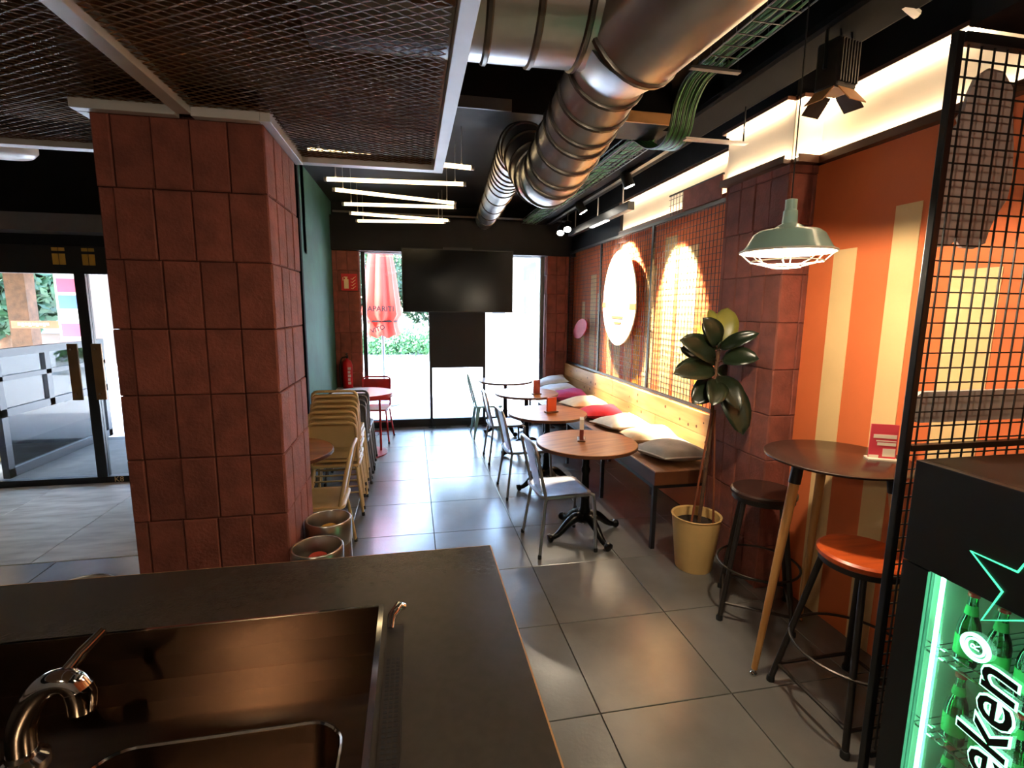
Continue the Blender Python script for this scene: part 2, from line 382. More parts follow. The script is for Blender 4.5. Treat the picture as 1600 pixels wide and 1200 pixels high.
for x in (-3.24, -3.0):
    for dx in (0, 0.055):
        ob('sticker', B((x + dx, 5.456, 2.11), (x + dx + 0.048, 5.461, 2.21)), 'gold', door); ob('sticker', B((x + dx, 5.456, 2.235), (x + dx + 0.048, 5.461, 2.265)), 'gold', door)
km = text_mesh('K8', 0.075); km.materials.append(MATS['sign_cream']); ob('sill_lettering', km, 'sign_cream', door, (-2.9, 5.457, 0.006), (PI / 2, 0, 0))

# ---- white lit cornice on the right wall
def cornice(name, lo, hi, ny):
    return struct(name, B(lo, hi), 'white_board')
def lit_board(n, p0, p1, nrm):
    # vertical white board from p0 to p1 (xy) with a bottom ledge and LED strips at top and bottom
    p0, p1, nrm = V((*p0, 0)), V((*p1, 0)), V((*nrm, 0)); d = (p1 - p0); ln = d.length; d.normalize()
    R = Matrix(((d.x, nrm.x, 0, p0.x), (d.y, nrm.y, 0, p0.y), (0, 0, 1, 0), (0, 0, 0, 1)))
    bd = struct('trim_%d' % n, MB().box((0, -0.02, 2.59), (ln, 0, 2.9), R), 'white_board')
    ob('cove_ledge', MB().box((0, 0, 2.565), (ln, 0.05, 2.588), R).box((0, 0.042, 2.588), (ln, 0.05, 2.606), R), 'warm_tan' if 0 else 'table_edge', bd)
    ob('cove_top', MB().box((0, 0.0, 2.895), (ln, 0.055, 2.915), R), 'table_edge', bd)
    ob('led_strip', MB().box((0.01, 0.008, 2.882), (ln - 0.01, 0.026, 2.894), R), 'led_warm', bd)
    ob('led_strip', MB().box((0.01, 0.012, 2.589), (ln - 0.01, 0.036, 2.6), R), 'led_warm', bd)
lit_board(4, (2.28, 0.2), (2.28, 2.6), (-1, 0))
lit_board(5, (2.1, 2.597), (2.28, 2.597), (0, -1))
lit_board(6, (2.097, 2.6), (2.097, 3.2), (-1, 0))
lit_board(7, (2.33, 3.22), (2.33, 5.45), (-1, 0))
# black service chase and beams under the ceiling
struct('trim_8', B((1.72, 0.5, 2.93), (2.0, 7.2, CEIL)), 'black_matt', bevel=0.03)
struct('trim_9', B((0.2, 3.12, 2.9), (1.62, 3.42, CEIL)), 'black_wall')
ob('lit_beam_face', B((1.02, 3.105, 2.9), (1.62, 3.12, 2.965)), 'warm_tan', bpy.data.objects['trim_9'])  # warm light on the black beam, painted as a tan face
ob('lit_beam_face', B((0.2, 3.105, 2.9), (0.6, 3.12, 2.965)), 'grey_paint', bpy.data.objects['trim_9'])  # bluish light on the black beam, painted as a grey face
struct('trim_10', B((1.62, 3.3, 2.93), (1.72, 7.2, CEIL)), 'black_ceiling')
struct('trim_11', B((1.63, 0.2, 2.585), (2.28, 1.33, CEIL)), 'black_wall')
# expanded-metal ceiling panels with aluminium frames
def frame_bar(par, lo, hi): return ob('frame_bar', B(lo, hi), 'alu', par, bevel=0.002)
def exp_mesh(par, x0, x1, y0, y1, holes=()):
    m = MB(); lw, sw = 0.058, 0.036; ny = int((y1 - y0) / (sw / 2)); z = 2.515
    for j in range(ny):
        yb = y0 + j * sw / 2; n = int((x1 - x0) / (lw / 2)); ph = j % 2
        run = []
        for i in range(n + 1):
            x = x0 + i * lw / 2; y = yb + (sw / 2 if (i + ph) % 2 else 0.0)
            inside = any(a < x < b and c < y < d for a, b, c, d in holes)
            if not inside: run.append((x, y))
            if inside or i == n:
                if len(run) > 1:
                    vs = []; t = 0.0045
                    for (px, py) in run: vs += [(px, py - t, z), (px, py + t, z + 0.006), (px, py + t * 2.2, z + 0.004)]
                    fs = []
                    for q in range(len(run) - 1): fs += [(3 * q, 3 * q + 1, 3 * q + 4, 3 * q + 3), (3 * q + 1, 3 * q + 2, 3 * q + 5, 3 * q + 4), (3 * q + 2, 3 * q, 3 * q + 3, 3 * q + 5)]
                    m.add(vs, fs)
                run = []
    o = ob('expanded_mesh', m, 'mesh_metal', par); o['kind'] = 'stuff'; return o
HOLE = ((-1.24, -0.55, 2.31, 2.96),)
p1 = thing('mesh_ceiling_panel', 'brown expanded-metal ceiling panel right of the brick column, in a pale aluminium frame', 'ceiling panel')
exp_mesh(p1, -0.84, 0.14, 0.0, 2.9, HOLE)
frame_bar(p1, (0.13, -0.2, 2.49), (0.18, 2.96, 2.55)); frame_bar(p1, (-0.55, 2.9, 2.49), (0.13, 2.96, 2.55))
frame_bar(p1, (-0.89, -0.2, 2.49), (-0.835, 2.31, 2.55))
frame_bar(p1, (-0.585, 2.30, 2.482), (-0.545, 2.93, 2.53)); frame_bar(p1, (-0.835, 2.295, 2.482), (-0.585, 2.338, 2.53))
p2 = thing('mesh_ceiling_panel', 'brown expanded-metal ceiling panel left of the brick column, before the entrance', 'ceiling panel')
exp_mesh(p2, -2.6, -0.89, 0.0, 2.9, HOLE)
frame_bar(p2, (-2.65, 2.9, 2.49), (-1.25, 2.96, 2.55)); frame_bar(p2, (-2.65, 0.0, 2.49), (-2.6, 2.9, 2.55))
frame_bar(p2, (-1.25, 2.295, 2.482), (-0.89, 2.338, 2.53)); frame_bar(p2, (-1.25, 2.34, 2.482), (-1.212, 2.96, 2.53))
struct('trim_12', B((-2.7, -2.5, 2.62), (0.17, 2.94, 2.64)), 'mesh_back')
struct('trim_13', MB().box((2.265, 0.2, 2.916), (2.37, 7.3, CEIL)).box((2.3, 5.46, 2.57), (2.37, 7.3, 2.916)).box((2.085, 2.585, 2.916), (2.3, 3.21, CEIL)), 'black_wall')

# ================================================================= DUCTS, CABLES, CEILING THINGS
duct = thing('air_duct', 'large galvanised round air duct with elbows running below the black ceiling', 'air duct')
def duct_run(name, pts, r, rings=(), n=28, parent=duct):
    o = ob(name, T(pts, r, n), 'steel_duct', parent, smooth=40)
    P = [V(p) for p in pts]
    for t in rings:
        f = t * (len(P) - 1); i = min(int(f), len(P) - 2); a = P[i].lerp(P[i + 1], f - i); d = (P[i + 1] - P[i]).normalized()
        rr = r if not isinstance(r, (list, tuple)) else r[i] + (r[i + 1] - r[i]) * (f - i)
        ob('seam_ring', T([a - d * 0.012, a - d * 0.006, a + d * 0.006, a + d * 0.012], [rr + 0.001, rr + 0.009, rr + 0.009, rr + 0.001], n), 'duct_ring', o, smooth=50)
    return o
A0 = V((0.734, 1.86, 2.639)); A1 = V((0.70, 2.42, 2.445))
duct_run('cross_duct', [(-0.3, 1.78, 2.77), (0.8, 1.74, 2.77)], 0.21, (0.5, 0.64, 0.78, 0.9))
duct_run('main_duct', [(1.15, 0.55, 2.86), (0.92, 1.15, 2.80), (0.745, 1.72, 2.68)], [0.205, 0.205, 0.2], (0.5, 0.995))
duct_run('reducer', [(0.745, 1.72, 2.68), (0.738, 1.77, 2.668), (0.734, 1.87, 2.636)], [0.2, 0.192, 0.149])
duct_run('drop_duct', [A0, A1], 0.148, (0.1, 0.3, 0.48, 0.6, 0.8, 1.0))
el = smoothpath([A1, V((0.69, 2.56, 2.41)), V((0.68, 2.72, 2.45)), V((0.66, 2.88, 2.58)), V((0.655, 3.02, 2.68)), V((0.665, 3.2, 2.72))], 3)
duct_run('elbow', el, [0.148 - 0.018 * i / (len(el) - 1) for i in range(len(el))], (0.12, 0.25, 0.38, 0.5, 0.62, 0.75, 0.9))
duct_run('far_duct', [(0.665, 3.2, 2.72), (0.76, 4.2, 2.79), (1.02, 7.25, 2.965)], [0.13, 0.128, 0.122], (0.03, 0.12, 0.2, 0.28, 0.36, 0.44, 0.52, 0.6, 0.7, 0.8, 0.9))
# cable tray
def tray(name, label, x, y0, y1, z, wd, n_c, cat='cable tray', curve=None):
    t = thing(name, label, cat); m = MB()
    for sx in (-1, 1):
        for dz in (0, 0.05): m.tube([(x + sx * wd / 2, y0, z + dz), (x + sx * wd / 2, y1, z + dz)], 0.0035, 5)
    k = y0
    while k < y1:
        m.tube([(x - wd / 2, k, z + 0.05), (x - wd / 2, k, z), (x + wd / 2, k, z), (x + wd / 2, k, z + 0.05)], 0.003, 4); k += 0.1
    ob('wire_basket', m, 'tray_wire', t)
    for i in range(n_c):
        pts = []; ox = random.uniform(-wd / 2 + 0.012, wd / 2 - 0.012); oz = random.uniform(0.008, 0.05)
        for q in range(int((y1 - y0) / 0.16) + 1):
            pts.append((x + ox + random.uniform(-0.009, 0.009), y0 + q * 0.16, z + oz + random.uniform(-0.006, 0.006)))
        ob('cable', T(pts, 0.006, 5), 'cable_green' if i % 3 else 'cable_dark', t)
    return t
tray('cable_tray', 'wire cable tray full of green cables above the bench, beyond the beam', 1.60, 3.45, 7.0, 2.9, 0.2, 22)
tray('cable_tray', 'wire cable tray with green cables next to the floodlight, before the beam', 1.52, 0.6, 2.55, 2.97, 0.16, 12)
cb = thing('cable_bundle', 'bundle of green cables bending down between the two cable trays', 'cables')
for i in range(14):
    x = 1.45 + i * 0.0105; j = random.uniform(-0.01, 0.01)
    ob('cable', T(smoothpath([(x + 0.02, 2.5, 3.0 + j), (x + 0.02, 2.68, 2.985 + j), (x + 0.025, 2.8, 2.9 + j), (x + 0.03, 2.86, 2.78), (x + 0.05, 3.0, 2.74 + j), (x + 0.08, 3.25, 2.8), (x + 0.09, 3.5, 2.93)], 4), 0.0055, 5), 'cable_green' if i % 3 else 'cable_dark', cb)
br = thing('tray_bracket', 'pale steel bracket holding the green cables below the beam', 'bracket')
ob('bracket_arm', B((1.56, 2.8, 2.72), (1.96, 2.84, 2.732)), 'alu', br); ob('bracket_arm', B((1.4, 2.5, 2.955), (1.68, 2.53, 2.967)), 'grey_paint', br)
for x in (1.41, 1.67): ob('hanger_rod', T([(x, 2.515, 2.955), (x, 2.515, CEIL)], 0.004, 6), 'black_metal', br)
ob('hanger_rod', T([(1.94, 2.82, 2.73), (1.94, 2.82, CEIL)], 0.005, 6), 'black_metal', br)
# fluorescent tubes
def tube_light(a, b, label):
    a, b = V(a), V(b); d = (b - a).normalized(); t = thing('tube_lamp', label, 'tube lamp', group='warm white tube lamps over the aisle')
    ob('light_tube', T([a + d * 0.02, b - d * 0.02], 0.017, 12), 'tube_light', t, smooth=50)
    for p, q in ((a, a + d * 0.025), (b - d * 0.025, b)): ob('end_cap', T([p, q], 0.019, 12), 'alu', t, smooth=50)
    for f in (0.08, 0.92):
        p = a.lerp(b, f); ob('hanger_wire', T([p + V((0, 0, 0.02)), p + V((0, 0, 0.05)), (p.x, p.y, CEIL)], [0.008, 0.003, 0.0015], 6), 'alu', t)
TL = [((-0.70, 4.60, 2.80), (0.475, 4.50, 2.80), 'second warm tube lamp from the camera, level, just past the mesh ceiling'),
      ((-0.69, 4.97, 2.80), (0.455, 5.32, 2.80), 'third warm tube lamp from the camera, slanting down to the right'),
      ((-0.69, 5.63, 2.80), (0.475, 5.52, 2.80), 'fourth warm tube lamp from the camera, level'),
      ((-0.68, 6.14, 2.80), (0.47, 6.36, 2.80), 'fifth warm tube lamp from the camera, slightly slanted'),
      ((-0.66, 6.66, 2.80), (0.43, 6.49, 2.80), 'farthest and lowest-looking warm tube lamp, nearest the shop window'),
      ((-0.70, 3.80, 2.80), (0.48, 3.99, 2.80), 'nearest warm tube lamp, mostly hidden above the mesh ceiling frame')]
for a, b, l in TL: tube_light(a, b, l)
tag(ob('conduit_pipe', T([(-1.0, 7.15, 2.99), (0.1, 7.15, 2.985), (1.2, 7.15, 2.99), (2.3, 7.15, 2.985)], 0.014, 8), 'grey_paint'), 'thin grey conduit pipe running across above the shop window', 'pipe')
# floodlight with barn doors
fl = thing('floodlight', 'dark finned floodlight with open barn doors hanging beside the cornice', 'floodlight', (1.83, 2.04, 2.805), 0.2)
fl.scale = (0.88, 0.88, 0.9)
m = MB(); m.box((-0.075, -0.06, -0.12), (0.075, 0.06, 0.1)); ob('housing', m, 'lamp_body', fl, bevel=0.012)
for i in range(7): ob('cooling_fin', B((-0.066 + i * 0.02, -0.072, -0.1), (-0.06 + i * 0.02, -0.055, 0.085)), 'lamp_body', fl)
ob('yoke', T([(-0.085, 0, -0.03), (-0.09, 0, 0.16), (-0.05, 0, 0.2), (0.05, 0, 0.2), (0.09, 0, 0.16), (0.085, 0, -0.03)], 0.009, 6), 'black_metal', fl)
ob('yoke', T([(-0.04, -0.04, 0.09), (-0.04, -0.02, 0.2), (0.0, 0, 0.24), (0.04, -0.02, 0.2), (0.04, -0.04, 0.09)], 0.006, 6), 'black_metal', fl)
ob('clamp', T([(0, 0, 0.2), (0, 0, 0.38)], 0.012, 8), 'black_metal', fl)
ob('lens', B((-0.06, -0.045, -0.124), (0.06, 0.045, -0.12)), 'white_board', fl)
for (mt, lo, hi, loc, rot) in (('warm_tan', (-0.06, 0, -0.1), (0.06, 0.004, 0), (0.0, -0.06, -0.12), (-0.7, 0, 0)), ('lamp_body', (-0.06, 0, -0.1), (0.06, 0.004, 0), (0, 0.06, -0.12), (0.7, 0, 0)),
                               ('warm_tan', (0, -0.05, -0.1), (0.004, 0.05, 0), (-0.075, 0, -0.12), (0, 0.8, 0)), ('lamp_body', (0, -0.05, -0.1), (0.004, 0.05, 0), (0.075, 0, -0.12), (0, -0.9, 0))):
    ob('barn_door', B(lo, hi), mt, fl, loc, rot)
dt = thing('hose', 'turquoise hose with a white sleeve beside the floodlight', 'hose')
ob('hose_body', T([(1.78, 1.8, 2.98), (1.92, 1.83, 2.945)], 0.012, 8), 'teal_paint', dt); ob('sleeve', T([(1.92, 1.83, 2.945), (2.0, 1.845, 2.925)], 0.017, 8), 'white_plastic', dt)
# track spotlights over the bench
def spot(loc, aim, power, label, vis=True, size=0.7, blend=0.35, group='spotlights above the bench wall'):
    loc = V(loc); d = (V(aim) - loc).normalized(); t = thing('spotlight', label, 'spotlight', group=group)
    ob('lamp_can', T([loc - d * 0.13, loc - d * 0.1, loc], [0.03, 0.045, 0.048], 14), 'black_metal', t, smooth=40)
    ob('lens', T([loc - d * 0.002, loc + d * 0.005], 0.043, 14), 'spot_face', t)
    ob('stem', T([loc - d * 0.08, (loc.x - d.x * 0.08, loc.y - d.y * 0.08, 2.94)], 0.008, 6), 'black_metal', t)
    l = bpy.data.objects.new('spot_beam', bpy.data.lights.new('spot_beam', 'SPOT')); C.objects.link(l); l.parent = t
    l.data.energy = power; l.data.spot_size = size; l.data.spot_blend = blend; l.data.shadow_soft_size = 0.03; l.data.color = (1, 0.84, 0.62)
    l.location = loc + d * 0.03; l.rotation_euler = d.to_track_quat('-Z', 'Y').to_euler()
spot((1.86, 5.45, 2.8), (2.33, 5.35, 2.0), 1300, 'black track spotlight aimed at the oval sign on the grille', size=1.05)
spot((1.86, 4.25, 2.8), (2.33, 4.2, 1.7), 1100, 'black track spotlight aimed at the cream stripes near the plant', size=0.85)
spot((1.9, 6.45, 2.72), (1.2, 4.9, 0.6), 70, 'far spotlight of the lit pair by the shop window', size=0.9, blend=1.0)
spot((1.9, 6.15, 2.72), (1.3, 4.2, 0.4), 55, 'near spotlight of the lit pair by the shop window', size=0.9, blend=1.0)
tk = thing('lamp_track', 'black track rail carrying the spotlights above the bench', 'track')
ob('rail', B((1.84, 3.4, 2.9), (1.88, 6.9, 2.928)), 'black_metal', tk)
lb = thing('linear_lamp', 'long black linear lamp casing above the left half of the grille', 'lamp')
ob('casing', B((2.05, 4.7, 2.70), (2.12, 6.6, 2.78)), 'black_metal', lb, bevel=0.004); ob('diffuser', B((2.06, 5.3, 2.694), (2.11, 5.8, 2.70)), 'screen_white', lb)
for y in (4.9, 5.6, 6.4): ob('bracket', B((2.08, y, 2.78), (2.09, y + 0.01, CEIL)), 'alu', lb)
cc = bpy.data.objects.new('ceiling_disc_lamp', MB().lathe([(0.0, 0.0), (0.1, 0.0), (0.17, 0.015), (0.19, 0.04), (0.19, 0.06), (0, 0.06)], 28).mesh('disc', 50)); cc.data.materials.append(MATS['white_enamel']); C.objects.link(cc); cc.location = (-2.15, 3.25, 2.52)
tag(cc, 'white round disc lamp by the black soffit at the entrance', 'lamp')
hr = ob('rod', T([(0, 0, 0.06), (0, 0, CEIL - 2.52)], 0.008, 8), 'black_metal', cc)

# ================================================================= PENDANT OVER THE BAR TABLE
def pendant(loc, label, power, cordtop=CEIL):
    t = thing('pendant_lamp', label, 'pendant lamp', loc); t.scale = (0.82, 0.82, 1)
    prof = [(0.222, 0.0), (0.20, 0.018), (0.165, 0.07), (0.14, 0.085), (0.075, 0.092), (0.06, 0.105), (0.036, 0.115), (0.033, 0.165), (0.028, 0.17), (0.028, 0.21), (0.012, 0.214)]
    ob('lamp_shade', MB().lathe(prof, 40, cap=False), 'mint_enamel', t, smooth=35)
    ob('shade_lining', MB().lathe([(0.218, 0.001), (0.196, 0.016), (0.161, 0.066), (0.136, 0.08), (0.03, 0.085)], 40, cap=False), 'white_enamel', t, smooth=35)
    ob('rim', MB().tube([(0.222 * math.cos(a * PI / 20), 0.222 * math.sin(a * PI / 20), 0.0) for a in range(40)], 0.005, 6, closed=True), 'white_enamel', t, smooth=50)
    g = MB()
    for a in range(8):
        c, s_ = math.cos(a * PI / 4), math.sin(a * PI / 4)
        g.tube([(0.222 * c, 0.222 * s_, 0), (0.17 * c, 0.17 * s_, -0.04), (0.07 * c, 0.07 * s_, -0.062)], 0.0028, 5)
    for rr, zz in ((0.17, -0.04), (0.07, -0.062)): g.tube([(rr * math.cos(a * PI / 12), rr * math.sin(a * PI / 12), zz) for a in range(24)], 0.0028, 5, closed=True)
    ob('wire_guard', g, 'white_enamel', t)
    ob('bulb', MB().lathe([(0.0, -0.02), (0.025, -0.012), (0.036, 0.012), (0.03, 0.035), (0.016, 0.06), (0.016, 0.08)], 16), 'bulb', t, smooth=50)
    ob('cord', T([(0, 0, 0.21), (0, 0, cordtop - loc[2])], 0.0035, 6), 'rubber', t)
    l = bpy.data.objects.new('bulb_light', bpy.data.lights.new('bulb_light', 'POINT')); C.objects.link(l); l.parent = t; l.location = (0, 0, -0.03)
    l.data.energy = power; l.data.color = (1, 0.84, 0.62); l.data.shadow_soft_size = 0.035
    return t
pendant((1.55, 1.9, 1.995), 'mint green industrial pendant lamp with wire guard over the bar table', 38)
pendant((-0.9, -0.6, 2.25), 'unseen mint green fill pendant added over the bar, left one', 36)  # added out of view behind the camera as fill light
pendant((0.9, 0.1, 2.35), 'unseen mint green fill pendant added over the bar, right one', 18)  # added out of view beside the camera to fill the right side

# ================================================================= BAR COUNTER WITH SINK
ct = thing('bar_counter', 'dark stone bar counter with a sunken steel sink, in the foreground', 'counter')
m = MB(); x0, x1, y0, y1 = -3.2, 0.228, -0.3, 1.49; sx, sy = -0.085, 1.215
m.box((x0, sy, 0.965), (x1, y1, 1.0)); m.box((sx, y0, 0.965), (x1, sy, 1.0)); m.box((x0, y0, 0.965), (-1.75, sy, 1.0))
ob('worktop', m, 'counter', ct)
ob('lit_edge_strip', MB().box((x1, y0, 0.968), (x1 + 0.004, y1, 0.999)).box((x0, y1, 0.968), (x1 + 0.004, y1 + 0.004, 0.999)), 'lit_counter_edge', ct)  # thin strip painting the orange-lit line on the edges
ob('counter_body', MB().box((x0, 1.3, 0), (0.17, 1.42, 0.965)).box((0.08, y0, 0), (0.17, 1.3, 0.965)), 'black_wall', ct)
sk = MB(); zb = 0.88
sk.box((-1.75, sy - 0.004, zb), (sx, sy, 0.999)); sk.box((sx, 0.1, zb), (sx + 0.004, sy, 0.999))
sk.box((-1.75, 1.13, 0.925), (sx, sy, 0.932)); sk.box((-1.75, 1.126, zb), (sx, 1.13, 0.932))
sk.box((-1.75, 0.0, zb - 0.01), (-0.62, 1.13, zb)); sk.box((-0.158, 0.0, zb - 0.01), (sx, 1.13, zb)); sk.box((-0.62, 1.0, zb - 0.01), (-0.158, 1.13, zb))
ob('sink_walls', sk, 'sink_steel', ct)
bs = MB()
o0 = rrect(-0.62, 0.1, -0.158, 1.0, 0.07, 6); n = len(o0)
vs = [(x, y, zb) for x, y in o0] + [(-0.39 + (x + 0.39) * 0.94, 0.51 + (y - 0.51) * 0.96, zb - 0.18) for x, y in o0]
bs.add(vs, [(i, (i + 1) % n, n + (i + 1) % n, n + i) for i in range(n)] + [tuple(range(n, 2 * n))])
for qx, qy, k0 in ((-0.158, 0.1, 0), (-0.158, 1.0, 7), (-0.62, 1.0, 14), (-0.62, 0.1, 21)):
    bs.add([(qx, qy, zb)] + [(x, y, zb) for x, y in o0[k0:k0 + 7]], [(0, i, i + 1) for i in range(1, 7)])
ob('basin', bs, 'sink_steel', ct, smooth=40)
ob('basin_rim', MB().tube([(x, y, zb + 0.002) for x, y in o0], 0.004, 5, closed=True), 'chrome', ct, smooth=50)
ob('sink_lip', MB().box((sx - 0.012, 0.0, 0.999), (sx, sy, 1.003)).box((-1.75, sy - 0.004, 0.999), (sx, sy + 0.002, 1.002)), 'chrome', ct)
dr = ob('drip_rail', MB().box((sx + 0.012, 0.0, 0.9995), (sx + 0.05, 1.12, 1.004)), 'gunmetal', ct)
pf = MB()
for k in range(60):
    for q in range(3): pf.box((sx + 0.017 + q * 0.01, 0.35 + k * 0.011, 1.004), (sx + 0.024 + q * 0.01, 0.356 + k * 0.011, 1.0045))
pfo = ob('perforation', pf, 'rubber', dr); pfo['kind'] = 'stuff'
ob('latch', T([(sx + 0.02, 1.11, 1.004), (sx + 0.022, 1.135, 1.02), (sx + 0.04, 1.16, 1.028), (sx + 0.052, 1.165, 1.022)], [0.008, 0.01, 0.012, 0.008], 8), 'chrome', dr, smooth=50)
fc = thing('faucet', 'curved chrome tap standing at the left of the sink', 'tap', (-0.745, 1.0, 0.88))
ob('tap_base', MB().lathe([(0.04, 0), (0.04, 0.01), (0.026, 0.02), (0.024, 0.03)], 18), 'chrome', fc, smooth=40)
ob('spout', T(smoothpath([(0, 0, 0.02), (0.005, 0.0, 0.08), (0.03, 0.0, 0.133), (0.062, 0.0, 0.162), (0.092, 0.0, 0.163), (0.108, 0, 0.14)], 5), 0.023, 16), 'chrome', fc, smooth=50)
ob('tap_nozzle', T([(0.105, 0, 0.148), (0.109, 0, 0.128), (0.107, 0, 0.102)], [0.024, 0.025, 0.023], 14), 'chrome', fc, smooth=50)
ob('tap_lever', T([(0.075, 0.0, 0.165), (0.1, 0.03, 0.2), (0.125, 0.06, 0.225)], [0.012, 0.01, 0.008], 10), 'chrome', fc, smooth=50)

# ================================================================= KEGS
def keg(loc, label, cap):
    t = thing('beer_keg', label, 'keg', loc, group='steel kegs by the brick column'); r = 0.117; h = 0.65
    ob('barrel', MB().lathe([(0.0, 0.03), (r - 0.02, 0.03), (r - 0.004, 0.06), (r - 0.004, 0.2), (r, 0.205), (r, 0.215), (r - 0.004, 0.22), (r - 0.004, h - 0.14), (r - 0.03, h - 0.1), (0.03, h - 0.075), (0, h - 0.075)], 30), 'keg_steel', t, smooth=40)
    ob('chime', MB().lathe([(r - 0.008, h - 0.13), (r, h - 0.12), (r, h - 0.006), (r - 0.004, h), (r - 0.01, h), (r - 0.013, h - 0.006), (r - 0.013, h - 0.12)], 30, cap=False), 'keg_steel', t, smooth=40)
    ob('foot_ring', MB().lathe([(r - 0.012, 0), (r, 0), (r, 0.07), (r - 0.012, 0.07)], 30, cap=False), 'keg_steel', t, smooth=40)
    ob('valve_cap', MB().lathe([(0.04, h - 0.078), (0.042, h - 0.05), (0.036, h - 0.045), (0, h - 0.045)], 18), cap, t, smooth=40)
keg((-0.455, 2.32, 0), 'steel keg with a red cap at the front right corner of the brick column', 'keg_cap')
keg((-0.455, 2.64, 0), 'steel keg with a yellowish cap, behind the red-capped keg', 'keg_cap2')
keg((-1.3, 2.11, 0), 'steel keg left of the brick column, barely showing over the counter', 'keg_cap')

# ================================================================= TABLES
def pedestal_table(loc, rz, label, first=[None]):
    if first[0]: return dup(first[0], loc, rz, label)
    t = thing('bistro_table', label, 'table', loc, rz, 'round wooden tables along the bench')
    ob('tabletop', MB().lathe([(0.0, 0.722), (0.36, 0.722), (0.38, 0.728), (0.382, 0.745), (0.378, 0.75), (0, 0.75)], 56), 'table_wood', t, smooth=30)
    ob('edge_band', MB().lathe([(0.381, 0.724), (0.384, 0.726), (0.384, 0.746), (0.381, 0.748)], 56, cap=False), 'table_edge', t, smooth=30)
    ob('pedestal', MB().lathe([(0.03, 0.1), (0.055, 0.12), (0.06, 0.15), (0.04, 0.18), (0.045, 0.2), (0.036, 0.23), (0.034, 0.3), (0.038, 0.31), (0.03, 0.33), (0.028, 0.5), (0.036, 0.52), (0.036, 0.54), (0.027, 0.56), (0.026, 0.68), (0.05, 0.7), (0.12, 0.712), (0.12, 0.722)], 20), 'iron', t, smooth=40)
    for k in range(4):
        a = PI / 2 * k; c, s_ = math.cos(a), math.sin(a)
        P = smoothpath([(0.02, 0, 0.14), (0.08, 0, 0.155), (0.15, 0, 0.12), (0.21, 0, 0.07), (0.26, 0, 0.04), (0.3, 0, 0.035), (0.325, 0, 0.03)], 3)
        P = [(p.x * c, p.x * s_, p.z) for p in P]; n = len(P)
        rr = [0.045 - 0.024 * min(1, i / (n * 0.62)) + (0.012 if i > n * 0.78 else 0) for i in range(n)]; rr[-1] = 0.018
        ob('claw_foot', T(P, rr, 10), 'iron', t, smooth=60)
    first[0] = t; return t
TB = [(1.285, 3.53), (1.275, 4.63), (1.33, 5.8), (1.27, 6.88)]
for (x, y), l in zip(TB, ('nearest round wooden bistro table with a black claw-foot pedestal', 'second round wooden bistro table from the front, with an orange card', 'third round bistro table from the front, with a brown card', 'farthest round bistro table by the shop window')):
    pedestal_table((x, y, 0), math.radians(16), l)
def card(loc, rz, mat, label, wd=0.1, h=0.14, th=0.02, back=None):
    t = thing('menu_card', label, 'menu card', loc, rz)
    ob('holder', MB().box((-wd / 2 - 0.015, -0.03, 0), (wd / 2 + 0.015, 0.03, 0.012)), 'table_edge', t, bevel=0.003)
    ob('card', B((-wd / 2, -th / 2, 0.012), (wd / 2, th / 2, h)), mat, t)
    if back: ob('card_print', B((-wd / 2 - 0.001, -th / 2 - 0.001, h * 0.55), (wd / 2 + 0.001, th / 2 + 0.001, h + 0.001)), back, t)
card((1.26, 3.58, 0.75), 1.25, 'card_brown', 'brown and white menu card seen edge-on on the nearest bistro table', 0.1, 0.17, 0.03, 'card_white')
card((1.31, 4.62, 0.75), 0.25, 'card_orange', 'orange menu card on the second bistro table', 0.1, 0.15)
card((1.42, 5.66, 0.75), 0.1, 'card_brown', 'dark red menu card on the third bistro table', 0.08, 0.17)
# left table (behind the column) and red table by the window
lt = thing('bistro_table', 'round wooden table half hidden behind the brick column, beside the beige chair', 'table', (-0.955, 3.63, 0))
for o in [c for c in bpy.data.objects['bistro_table'].children]:
    c = o.copy(); C.objects.link(c); c.parent = lt
rt = thing('red_table', 'round red metal table with a pale top beside the fire extinguisher', 'table', (-0.60, 6.1, 0))
ob('tabletop', MB().lathe([(0, 0.735), (0.36, 0.735), (0.36, 0.75), (0, 0.75)], 40), 'white_enamel', rt, smooth=30)
ob('apron', MB().lathe([(0.362, 0.70), (0.366, 0.70), (0.366, 0.752), (0.358, 0.752)], 40, cap=False), 'red_paint', rt, smooth=30)
ob('base_plate', MB().lathe([(0.27, 0), (0.27, 0.012), (0, 0.014)], 36), 'red_paint', rt, smooth=30)
for a in (0.3, 1.87, 3.44, 5.0): ob('leg', T([(0.2 * math.cos(a), 0.2 * math.sin(a), 0.01), (0.2 * math.cos(a), 0.2 * math.sin(a), 0.735)], 0.014, 10), 'red_paint', rt, smooth=40)

